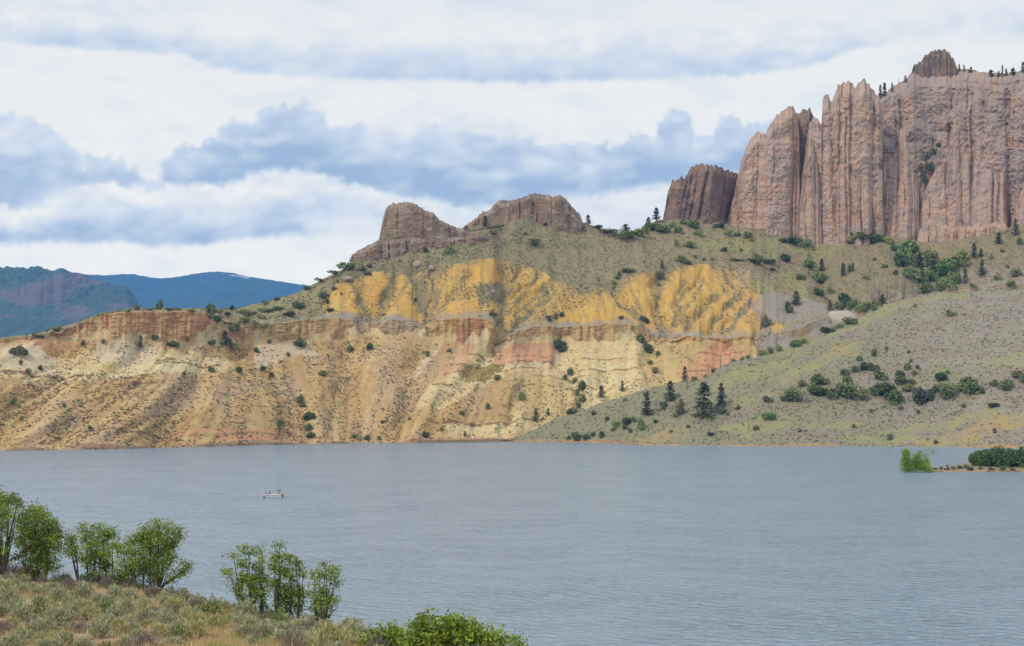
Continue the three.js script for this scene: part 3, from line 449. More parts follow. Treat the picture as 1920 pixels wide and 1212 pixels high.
{
  const dW = g0(1640, 440), baseB0 = z3([[110, 955], [200, 965], [300, 960], [400, 990], [500, 1010]]);
  const dB0 = g0(1310, 425);
  formation('rock_buttress', 'dark brown rounded rock buttress at the low end of the pinnacle row', [
    { name: 'buttress', top: z3([[112, 950], [125, 880], [140, 800], [160, 745], [185, 738], [205, 728], [225, 730], [240, 700], [258, 675], [290, 660], [320, 658], [350, 665], [385, 666], [430, 688], [480, 705], [500, 730], [520, 1010]]), base: baseB0, dist: (px) => lerp(dB0 + 8, g0(1450, 445) + 40, smooth(1330, 1385, px)), thick: 60, bulge: 22, seed: 11, tone: [RC.dusk, RC.dusk2, RC.brown], joint: 19, relief: 4.6, lean: 0.3, rust: 0.2, rows: 150, tilt: -0.16 }]);
  const baseT = z3([[420, 985], [560, 1015], [700, 1032], [870, 1032], [1000, 1010], [1200, 1005], [1400, 1010]]);
  const dT = g0(1450, 445);
  formation('pinnacle', 'tan pinnacle with a dark shaded cleft on one side, beside the dark buttress', [
    { name: 'tower', top: z3([[425, 985], [445, 900], [470, 820], [488, 730], [505, 650], [530, 580], [550, 540], [570, 515], [600, 500], [630, 505], [645, 470], [660, 460], [675, 425], [700, 402], [712, 400], [725, 380], [750, 368], [765, 378], [778, 400], [795, 440], [805, 700], [812, 1030]]), base: baseT, dist: () => dT, thick: 70, bulge: 30, seed: 21, tone: WARM, joint: 36, relief: 5.5, lean: 0.12, rows: 260 },
    { name: 'spire', top: z3([[752, 1030], [765, 700], [772, 420], [785, 402], [800, 405], [812, 395], [830, 390], [848, 382], [860, 400], [870, 425], [885, 500], [890, 1030]]), base: baseT, dist: () => dT + 45, thick: 50, bulge: 18, seed: 24, tone: BROWN, joint: 16, relief: 5, lean: 0.1, rows: 220, rust: 0.15 }]);
  const dT2 = dT + 4;
  formation('pinnacle', 'tall twin-topped tan pinnacle with a thin finger of rock on its shoulder', [
    { name: 'tower', top: z3([[778, 1025], [783, 930], [790, 830], [803, 740], [820, 640], [832, 540], [846, 460], [858, 437], [875, 430], [895, 440], [905, 460], [909, 470], [915, 340], [925, 315], [935, 310], [946, 318], [955, 345], [964, 350], [975, 310], [990, 268], [1020, 252], [1045, 242], [1060, 250], [1072, 278], [1085, 270], [1100, 250], [1125, 239], [1140, 262], [1165, 292], [1185, 315], [1200, 330], [1215, 420], [1225, 1005]]), base: baseT, dist: () => dT2, thick: 70, bulge: 26, seed: 31, tone: WARM, joint: 38, relief: 6.6, lean: 0.1, rows: 320, square: 4 },
    { name: 'spire', top: z3([[1055, 1010], [1058, 900], [1068, 780], [1080, 700], [1098, 655], [1115, 640], [1130, 645], [1150, 690], [1168, 760], [1172, 900], [1160, 1010]]), base: baseT, dist: () => dT2 - 7, thick: 26, bulge: 16, seed: 33, tone: WARM, joint: 12, relief: 4, lean: 0.12, rows: 150 },
    { name: 'spire', top: z3([[960, 1015], [968, 850], [985, 720], [1000, 650], [1012, 640], [1030, 680], [1045, 760], [1058, 880], [1062, 1012]]), base: baseT, dist: () => dT2 - 5, thick: 24, bulge: 12, seed: 34, tone: WARM, joint: 10, relief: 3.5, lean: 0.1, rows: 150 },
    { name: 'spire', top: z3([[790, 1025], [800, 850], [825, 660], [842, 560], [852, 520], [868, 545], [885, 640], [905, 800], [915, 1025]]), base: baseT, dist: () => dT2 - 5, thick: 24, bulge: 12, seed: 35, tone: WARM, joint: 14, relief: 3.5, lean: 0.1, rows: 160 }]);
  const baseW = z3([[1130, 1010], [1250, 1002], [1370, 1030], [1390, 1085], [1500, 1105], [1640, 1120], [1700, 1070], [1800, 1045], [1920, 960], [2200, 900], [2600, 850]]);
  const wall = () => dW + 26; const WALLT = [RC.wall, RC.wall2, RC.grey];
  formation('cliff_wall', 'broad high rock wall of fluted columns with a slope of trees along its rim', [
    { name: 'wall', top: z3([[1150, 1005], [1165, 700], [1180, 420], [1190, 335], [1200, 320], [1235, 295], [1270, 272], [1330, 238], [1352, 210], [1368, 186], [1590, 184], [1640, 186], [1700, 200], [1760, 206], [1830, 206], [1900, 196], [1960, 180], [2200, 160], [2500, 190], [2600, 850]]), base: baseW, dist: wall, thick: 200, bulge: 14, seed: 41, tone: WALLT, joint: 52, relief: 9, lean: 0.17, rows: 340, square: 8, step: 1.3, ragged: 0.5 },
    { name: 'spire', top: z3([[1143, 1008], [1150, 920], [1160, 850], [1172, 780], [1192, 725], [1210, 650], [1232, 612], [1262, 602], [1285, 570], [1305, 480], [1325, 440], [1342, 428], [1362, 480], [1382, 570], [1396, 700], [1402, 900], [1410, 1020]]), base: baseW, dist: () => dW - 16, thick: 60, bulge: 26, seed: 43, tone: WARM, joint: 24, relief: 6, lean: 0.46, rows: 240, square: 3.5 },
    { name: 'spire', top: z3([[1386, 1085], [1395, 940], [1412, 840], [1440, 740], [1472, 670], [1500, 636], [1530, 600], [1550, 520], [1570, 400], [1596, 335], [1630, 330], [1650, 380], [1662, 600], [1668, 960], [1670, 1100]]), base: baseW, dist: () => dW - 14, thick: 70, bulge: 26, seed: 45, tone: WARM, joint: 26, relief: 6, lean: 0.40, rows: 260, square: 3.5 },
    { name: 'spire', top: z3([[1628, 1100], [1635, 900], [1640, 720], [1655, 600], [1672, 420], [1700, 400], [1735, 430], [1775, 470], [1800, 540], [1822, 620], [1834, 760], [1844, 900], [1850, 1050]]), base: baseW, dist: () => dW - 8, thick: 60, bulge: 24, seed: 47, tone: WARM, joint: 28, relief: 6, lean: 0.42, rows: 240, square: 3.5 },
    { name: 'ledge', top: z3([[1376, 1085], [1392, 1010], [1420, 958], [1450, 938], [1500, 950], [1560, 975], [1640, 968], [1700, 972], [1760, 955], [1820, 950], [1850, 985], [1870, 1040]]), base: baseW, dist: () => dW - 34, thick: 40, bulge: 18, seed: 49, tone: [RC.pale, RC.warm, RC.grey], joint: 11, relief: 4, lean: 0.3, rows: 110, square: 4 },
    { name: 'spire', top: z3([[1845, 1020], [1862, 930], [1885, 860], [1910, 785], [1935, 735], [2000, 690], [2100, 780], [2160, 980]]), base: baseW, dist: () => dW - 26, thick: 60, bulge: 24, seed: 51, tone: WARM, joint: 22, relief: 6, lean: 0.22, rows: 160, square: 3.5 }]);
  formation('cap_rock', 'small dark layered knob of rock on the highest rim of the wall', [
    { name: 'knob', top: z3([[1362, 190], [1368, 172], [1378, 160], [1402, 150], [1415, 130], [1430, 114], [1445, 104], [1460, 96], [1500, 90], [1538, 94], [1552, 108], [1562, 128], [1574, 148], [1584, 165], [1590, 188]]), base: z3([[1360, 195], [1592, 190]]), dist: () => dW + 26 + 66, thick: 60, bulge: 14, seed: 61, tone: CAPT, joint: 9, relief: 3, lean: 0.4, rows: 60, rust: 0.1 }]);
  const dL = g0(770, 452), dL2 = g0(730, 488), dL3 = g0(1000, 424);
  formation('butte', 'brown rock butte with steep sides standing alone above the yellow slopes', [
    { name: 'butte', top: z2([[448, 340], [456, 300], [466, 250], [476, 200], [488, 160], [497, 144], [515, 130], [532, 121], [548, 128], [572, 120], [600, 114], [630, 118], [655, 126], [690, 150], [705, 160], [722, 167], [752, 176], [774, 194], [790, 216], [830, 236], [870, 251], [895, 262], [930, 270], [970, 300]]), base: z2([[440, 340], [600, 330], [800, 325], [980, 305]]), dist: () => dL, thick: 50, bulge: 26, seed: 71, tone: BROWN, joint: 30, relief: 2.8, lean: 0.14, rows: 150, rust: 0.12, ragged: 0.4, square: 3 },
    { name: 'ledge', top: z2([[283, 448], [300, 412], [340, 386], [400, 356], [440, 336], [520, 331], [620, 316], [700, 322], [800, 330], [900, 312], [980, 302], [1040, 300], [1066, 312], [1080, 345]]), base: z2([[280, 450], [350, 457], [420, 482], [500, 486], [560, 455], [640, 432], [720, 402], [800, 392], [900, 390], [1000, 382], [1085, 345]]), dist: curve([[650, g0(662, 496)], [690, g0(690, 500)], [735, g0(735, 502)], [790, g0(790, 478)], [880, g0(880, 470)], [930, g0(930, 462)]]), thick: 46, bulge: 14, seed: 73, tone: BROWN, joint: 20, relief: 3.4, lean: 0.3, rows: 120, rust: 0.15, ragged: 0.4, square: 4 }]);
  formation('butte', 'long low brown butte with a sloping shoulder, right of the saddle with the lone pine', [
    { name: 'butte', top: z2([[870, 305], [905, 275], [940, 248], [970, 226], [1000, 206], [1020, 185], [1040, 168], [1062, 172], [1085, 150], [1110, 117], [1140, 104], [1180, 110], [1230, 100], [1262, 90], [1290, 77], [1330, 66], [1360, 72], [1400, 74], [1430, 88], [1468, 80], [1500, 96], [1522, 122], [1550, 155], [1580, 186], [1592, 215], [1602, 250]]), base: z2([[860, 305], [1000, 295], [1100, 288], [1200, 282], [1280, 245], [1400, 238], [1500, 258], [1605, 252]]), dist: () => dL3 + 6, thick: 60, bulge: 22, seed: 81, tone: BROWN, joint: 30, relief: 2.8, lean: 0.2, rows: 130, rust: 0.25, ragged: 0.45, square: 3.4 }]);
}
// ---------------------------------------------------------------- far mountains, valley ground, lake
{
  const F = { hazyForest: [0.055, 0.105, 0.110], hazyForest2: [0.080, 0.135, 0.105], cliff: col('#77696a'), meadow: col('#55663a'), snow: [0.85, 0.87, 0.9] };  // forest tones shifted to blue: part of the distance haze is painted in
  const ridge = new Sheet(-900, 1000, 900, (px) => {
    const cr = 0.9 * noise(px / 2.1, 3) + 1.1 * noise(px / 6, 9) + curve([[-900, 520], [-300, 515], [0, 505], [60, 503], [78, 508], [100, 512], [112, 508], [122, 513], [150, 522], [190, 530], [235, 538], [250, 560], [262, 600], [330, 640], [1000, 660]])(px), a = [-5, 4600], c = line(cr, 8500);
    return [a, [lerp(a[0], c[0], 0.35), 6800], [lerp(a[0], c[0], 0.72), 7800], c, [c[0] - 200, 9300]];
  }, [20, 70, 90, 10]);
  ridge.shape((x, y, z, s, t, c) => (s === 3 ? 0 : 85 * (ridged(x / 600, y / 600 + 2, 4) - 0.6) + 20 * fbm(x / 85, y / 85, 3)) + 7 * noise(x / 20, y / 20) * (s >= 2 ? 1 : 0.3));
  tag(put(ridge.mesh(EARTH, (x, y, z) => {
    const n = fbm(x / 370, y / 170, 5), m = fbm(x / 56, y / 42, 3);
    let k = mix3(F.hazyForest, F.hazyForest2, smooth(-0.2, 0.2, m));
    k = mix3(k, F.cliff, 0.9 * smooth(0.0, 0.14, fbm(x / 270 + 2.2, y / 155 + 1.1, 5) + 0.10 * noise(x / 17, y / 80)));
    return mix3(k, F.meadow, 0.5 * smooth(0.2, 0.4, n));
  }), 'mountain'), 'forested blue-green mountain with pinkish rock cliffs behind the orange rim', 'mountain', null, 'structure');
  const far = new Sheet(-1200, 1300, 900, (px) => {
    const cr = 0.5 * noise(px / 2.3, 5) + curve([[-1200, 530], [-300, 522], [100, 513], [140, 514], [200, 516], [240, 514], [300, 522], [340, 518], [370, 513], [395, 510], [430, 511], [455, 517], [500, 524], [560, 533], [700, 545], [1300, 560]])(px), a = [-5, 10000], c = line(cr, 20000);
    return [a, [lerp(a[0], c[0], 0.5), 15800], c, [c[0] - 500, 22000]];
  }, [40, 130, 8]);
  far.shape((x, y, z, s, t, c) => (s === 2 ? 0 : 120 * (ridged(x / 1500, y / 900, 4) - 0.6) * smooth(1, 0.85, s === 1 ? t : 0)) + 8 * noise(x / 30, y / 40));
  const snowAt = far.find(450, 520, far.base), top = far.find(405, 512);
  tag(put(far.mesh(EARTH, (x, y, z, s, t) => {
    let k = mix3(F.hazyForest, F.hazyForest2, smooth(-0.2, 0.2, fbm(x / 300, y / 120, 4)));
    k = mix3(k, F.meadow, 0.8 * smooth(0.1, 0.3, fbm(x / 700 + 3, y / 200, 3)));
    if (Math.abs(x - top.x) < 330 && y > top.y - 64) k = mix3(k, F.meadow, 0.9);
    if (Math.abs(x - snowAt.x) < 95 + 30 * noise(x / 28, 4) && Math.abs(y - snowAt.y - (x - snowAt.x) * -0.12) < 24 + 9 * noise(x / 21, y / 13)) k = F.snow;
    return k;
  }), 'mountain'), 'farthest blue mountain ridge with a rounded summit and one small snow patch', 'mountain', null, 'structure');
  const plain = new THREE.Mesh(new THREE.CircleGeometry(24000, 64), new THREE.MeshStandardMaterial({ name: 'soil', color: new THREE.Color(0.16, 0.14, 0.09), roughness: 1 }));
  plain.rotation.x = -Math.PI / 2; plain.position.y = -6;
  tag(put(plain, 'ground'), 'valley ground under the lake and between the far hills', 'ground', null, 'structure');
}
// the lake: wind ripples as relief of the surface
{
  const N = 2048, h = new Uint8Array(N * N * 4), M = 160, f = new Float32Array(N * N);
  // ripples of many lengths, each a whole number of waves over the tile so that it repeats without a seam
  const r = rng(5), waves = [];
  const small = 512, g = new Float32Array(small * small);
  for (let i = 0; i < 150; i++) { const a = (r() - 0.5) * 1.7 + 0.3, L = 0.8 * Math.pow(5, r()), k = M / L, kx = Math.round(k * Math.sin(a)), ky = Math.round(k * Math.cos(a)); waves.push([kx, ky, r() * 6.28, 0.011 * Math.pow(L, 0.8) * (0.5 + r())]); }
  const tw = 6.283185307 / N;
  const cs = (arr, k, p) => { const s = new Float32Array(N), c = new Float32Array(N); for (let i = 0; i < N; i++) { s[i] = Math.sin(k * i * tw + p); c[i] = Math.cos(k * i * tw + p); } return [s, c]; };
  for (const [kx, ky, p, a] of waves) {
    const [sx, cx] = cs(0, kx, p), [sy, cy] = cs(0, ky, 0);
    for (let y = 0; y < N; y++) { const A = a * sy[y], B = a * cy[y]; for (let x = 0, o = y * N; x < N; x++, o++) f[o] += sx[x] * B + cx[x] * A; }
  }
  for (let y = 0, o = 0; y < N; y++) for (let x = 0; x < N; x++, o++) f[o] *= 0.75 + 0.35 * Math.sin(x * tw * 2 + 2 * Math.sin(y * tw * 3)) * Math.sin(y * tw * 5 + Math.sin(x * tw * 3) * 1.5);
  let lo = 1e9, hi = -1e9; for (const v of f) { lo = Math.min(lo, v); hi = Math.max(hi, v); }
  const d = new Float32Array(N * N * 4);
  for (let i = 0; i < N * N; i++) { const v = (f[i] - lo) / (hi - lo); d[i * 4] = d[i * 4 + 1] = d[i * 4 + 2] = v; d[i * 4 + 3] = 1; }
  const bump = new THREE.DataTexture(d, N, N, THREE.RGBAFormat, THREE.FloatType);
  bump.wrapS = bump.wrapT = THREE.RepeatWrapping; bump.magFilter = THREE.LinearFilter; bump.needsUpdate = true; bump.repeat.set(1 / M, 1 / M);
  const w = new THREE.MeshPhysicalMaterial({ name: 'water', color: new THREE.Color(0.245, 0.335, 0.415), roughness: 0.22, ior: 1.333, bumpMap: bump, bumpScale: (hi - lo) * 1.15 });
  const g2 = new THREE.PlaneGeometry(6000, 2600, 1, 1), uv = g2.attributes.uv; for (let i = 0; i < uv.count; i++) uv.setXY(i, uv.getX(i) * 6000, uv.getY(i) * 2600);
  g2.rotateX(-Math.PI / 2);
  const lake = new THREE.Mesh(g2, w); lake.position.set(0, 0, -1200);
  tag(put(lake, 'water'), 'wide blue-grey lake with fine wind ripples', 'lake', null, 'structure');
}
// ---------------------------------------------------------------- plants: leaves, twigs and trunks collected into one mesh per part
class Leaves {
  constructor() { this.p = []; this.c = []; this.i = []; }
  // one leaf: a rhombus bent along its rib; u = direction of growth, v = across
  leaf(x, y, z, ux, uy, uz, vx, vy, vz, len, wid, c) {
    const n = this.p.length / 3, hl = len / 2;
    this.p.push(x - ux * hl, y - uy * hl, z - uz * hl, x + vx * wid / 2, y + vy * wid / 2, z + vz * wid / 2, x + ux * hl, y + uy * hl, z + uz * hl, x - vx * wid / 2, y - vy * wid / 2, z - vz * wid / 2);
    for (let k = 0; k < 4; k++) this.c.push(c[0], c[1], c[2]);
    this.i.push(n, n + 1, n + 2, n, n + 2, n + 3);
  }
  any(r, x, y, z, len, wid, c) {                          // a leaf turned at random, lying rather flat
    const a = r() * 6.283, b = (r() - 0.35) * 1.9, ux = Math.cos(a) * Math.cos(b), uy = Math.sin(b), uz = Math.sin(a) * Math.cos(b), t = r() * 6.283;
    let vx = -Math.sin(a), vz = Math.cos(a), vy = 0; const wx = -Math.cos(a) * Math.sin(b), wy = Math.cos(b), wz = -Math.sin(a) * Math.sin(b), ct = Math.cos(t), st = Math.sin(t);
    vx = vx * ct + wx * st; vy = wy * st; vz = vz * ct + wz * st;
    this.leaf(x, y, z, ux, uy, uz, vx, vy, vz, len, wid, c);
  }
  tube(pts, r0, r1, sides, c) {
    const n = this.p.length / 3, m = pts.length, d = new THREE.Vector3(), s = new THREE.Vector3(), t = new THREE.Vector3();
    for (let k = 0; k < m; k++) {
      d.subVectors(pts[Math.min(k + 1, m - 1)], pts[Math.max(k - 1, 0)]).normalize(); s.set(0.31, 0.12, 1).cross(d).normalize(); t.crossVectors(d, s);
      const rad = lerp(r0, r1, k / (m - 1));
      for (let q = 0; q < sides; q++) { const a = (q / sides) * 6.283, ca = Math.cos(a) * rad, sa = Math.sin(a) * rad; this.p.push(pts[k].x + s.x * ca + t.x * sa, pts[k].y + s.y * ca + t.y * sa, pts[k].z + s.z * ca + t.z * sa); this.c.push(c[0], c[1], c[2]); }
    }
    for (let k = 0; k < m - 1; k++) for (let q = 0; q < sides; q++) { const a = n + k * sides + q, b = n + k * sides + ((q + 1) % sides); this.i.push(a, b, a + sides, b, b + sides, a + sides); }
  }
  geometry() { return geo(this.p, this.i, this.c); }
}
const FOLIAGE = new THREE.MeshStandardMaterial({ name: 'foliage', vertexColors: true, roughness: 0.85, side: THREE.DoubleSide });
const BARK = new THREE.MeshStandardMaterial({ name: 'bark', vertexColors: true, roughness: 0.95, side: THREE.DoubleSide });
const vary = (r, c, k = 0.25) => { const f = 1 + (r() - 0.5) * 2 * k, w = (r() - 0.5) * 0.2; return [c[0] * f * (1 + w), c[1] * f, c[2] * f * (1 - w)]; };
const V = (x, y, z) => new THREE.Vector3(x, y, z);
// far shrubs: unit radius, unit height, standing on 0
function shrubGeometry(seed, c, lumps = 7, n = 420, size = 0.24) {
  const r = rng(seed), L = new Leaves(), blobs = [];
  for (let i = 0; i < lumps; i++) { const a = r() * 6.283, d = 0.25 + 0.45 * r(), h = 0.25 + 0.45 * r(); blobs.push([Math.cos(a) * d, h, Math.sin(a) * d, 0.28 + 0.2 * r()]); }
  for (let i = 0; i < n; i++) {
    const b = blobs[Math.floor(r() * lumps)], a = r() * 6.283, u = 2 * r() - 1, s = Math.sqrt(1 - u * u), k = b[3] * (0.75 + 0.35 * r());
    const x = b[0] + Math.cos(a) * s * k, y = Math.max(0.02, b[1] + u * k), z = b[2] + Math.sin(a) * s * k;
    L.any(r, x, y, z, size * (0.7 + 0.6 * r()), size * 0.62, vary(r, c, 0.3));
  }
  for (let i = 0; i < 5; i++) { const b = blobs[i % lumps]; L.tube([V(b[0] * 0.2, -0.12, b[2] * 0.2), V(b[0] * 0.9, b[1], b[2] * 0.9)], 0.035, 0.015, 4, [0.08, 0.06, 0.05]); }
  return L.geometry();
}
// far conifers: unit height; whorls of drooping boughs on a straight trunk
function coniferGeometry(seed, c, { whorls = 15, wide = 0.2, bare = 0.12, sparse = 0 } = {}) {
  const r = rng(seed), L = new Leaves(), T = new Leaves();
  T.tube([V(0, -0.05, 0), V(0.01, 0.5, 0), V(0, 0.985, 0)], 0.022, 0.003, 6, [0.10, 0.08, 0.07]);
  for (let w = 0; w < whorls; w++) {
    const v = (w + r() * 0.5) / whorls, y = lerp(bare, 0.97, v), reach = wide * Math.pow(1 - v, 0.6) * (0.75 + 0.5 * r()) + 0.012, k = 6 + Math.floor(r() * 3);
    for (let q = 0; q < k; q++) {
      if (r() < sparse) continue;
      const a = ((q + r() * 0.8) / k) * 6.283, ca = Math.cos(a), sa = Math.sin(a), rr = reach * (0.6 + 0.5 * r());
      for (let m = 0; m < 6; m++) { const f = (m + 0.6) / 6, x = ca * rr * f, z = sa * rr * f, yy = y - 0.22 * rr * f + (r() - 0.5) * 0.02; L.any(r, x + (r() - 0.5) * 0.03, yy, z + (r() - 0.5) * 0.03, 0.085 + 0.03 * r(), 0.055, vary(r, c, 0.3)); }
    }
  }
  return [L.geometry(), T.geometry()];
}
function snagGeometry(seed, c) {
  const r = rng(seed), T = new Leaves();
  T.tube([V(0, -0.05, 0), V(0.015, 0.5, 0.01), V(0.0, 1, 0)], 0.03, 0.006, 6, c);
  for (let i = 0; i < 26; i++) { const y = 0.2 + 0.75 * r(), a = r() * 6.283, l = 0.17 * (1.15 - y) * (0.6 + 0.8 * r()); T.tube([V(0, y, 0), V(Math.cos(a) * l * 0.6, y + l * 0.15, Math.sin(a) * l * 0.6), V(Math.cos(a) * l, y + l * 0.1, Math.sin(a) * l)], 0.009, 0.003, 4, vary(r, c, 0.2)); }
  return T.geometry();
}
const GREEN = { oak: [0.215, 0.275, 0.080], deep: [0.180, 0.222, 0.075], juniper: [0.145, 0.155, 0.078], bright: [0.24, 0.33, 0.065], grey: [0.165, 0.18, 0.125], pine: [0.115, 0.132, 0.066], brown: [0.13, 0.112, 0.08], snag: [0.22, 0.19, 0.17] };
const SHAPES = {};
for (const k of ['oak', 'deep', 'juniper', 'bright', 'grey']) SHAPES[k] = [1, 2, 3, 4, 5, 6].map((i) => shrubGeometry(i * 31 + k.length, [1.0, 0.75, 1.25, 0.9, 1.1, 0.65].map((f) => GREEN[k].map((q, c) => q * f * (c === 0 ? [1, 1.1, 1.25, 0.9, 1.0, 0.95][i - 1] : 1)))[i - 1], 4 + ((i * 5) % 7), 360 + 30 * i, 0.2 + 0.02 * i));
SHAPES.pine = [1, 2, 3, 4, 5].map((i) => coniferGeometry(i * 7, GREEN.pine.map((q, c) => q * [1, 0.8, 1.2, 1.0, 0.9][i - 1] * (c === 0 ? 1 + 0.12 * (i % 3) : 1)), { whorls: 11 + i, wide: 0.16 + 0.03 * i, sparse: 0.08 + 0.05 * i, bare: 0.06 + 0.04 * (i % 3) }));
SHAPES.brownPine = [coniferGeometry(99, GREEN.brown, { sparse: 0.35, wide: 0.2 })];
SHAPES.snag = [1, 2].map((i) => snagGeometry(i * 13, GREEN.snag));
let BOULDER; const made = {}; const turnRng = rng(404);
function plant(kind, name, label, category, group, p, width, height, variant) {
  const list = SHAPES[kind], v = variant % list.length, key = kind + v;
  let o;
  if (!made[key]) {
    if (kind === 'pine' || kind === 'brownPine') { o = new THREE.Group(); part(list[v][0], FOLIAGE, 'crown', o); part(list[v][1], BARK, 'trunk', o); }
    else o = new THREE.Mesh(list[v], kind === 'snag' ? BARK : FOLIAGE);
    made[key] = o;
  } else o = made[key].clone();
  o.position.copy(p); o.position.y -= height * 0.04; o.rotation.y = turnRng() * 6.283;
  if (kind === 'pine' || kind === 'brownPine') { const wNow = 0.34; o.scale.set(width / height / wNow * height, height, width / height / wNow * height); } else if (kind === 'snag') o.scale.setScalar(height); else o.scale.set(width / 2 * 1.08, height, width / 2 * 1.08);
  tag(o, label, category, group); put(o, name);
  return o;
}
// [px, py of the foot, width, height, kind, label, group]; sizes as seen in the photograph, turned into metres at the distance of the ground there
function grow(sheet, rows) {
  rows.forEach(([px, py, w, h, kind, label, group], i) => {
    const p = sheet.find(px, py), m = -p.z / FOCAL;
    const tree = kind === 'pine' || kind === 'brownPine' || kind === 'snag';
    plant(kind, kind === 'snag' ? 'dead_tree' : tree ? 'pine_tree' : 'shrub', label, tree ? 'tree' : 'shrub', group, p, w * m, h * m, i);
  });
}
const nth = (n) => n + (n % 10 === 1 && n !== 11 ? 'st' : n % 10 === 2 && n !== 12 ? 'nd' : n % 10 === 3 && n !== 13 ? 'rd' : 'th');
const many = (kind, label, group, list) => {               // each of a scattered kind says how big it is and which one from the left it is
  const order = [...list].sort((a, b) => a[0] - b[0]), wide = [...list].map((q) => q[2]).sort((a, b) => a - b), lo = wide[Math.floor(wide.length / 3)], hi = wide[Math.floor((2 * wide.length) / 3)];
  return list.map((q) => { const [px, cy, w, h = w * 0.62] = q, n = order.indexOf(q); return [px, cy + h / 2, w, h, kind, (w <= lo ? 'small ' : w > hi ? 'large ' : 'middling ') + label + ', ' + (n === 0 ? 'leftmost' : n === list.length - 1 ? 'rightmost' : nth(n + 1) + ' from left'), group]; });
};
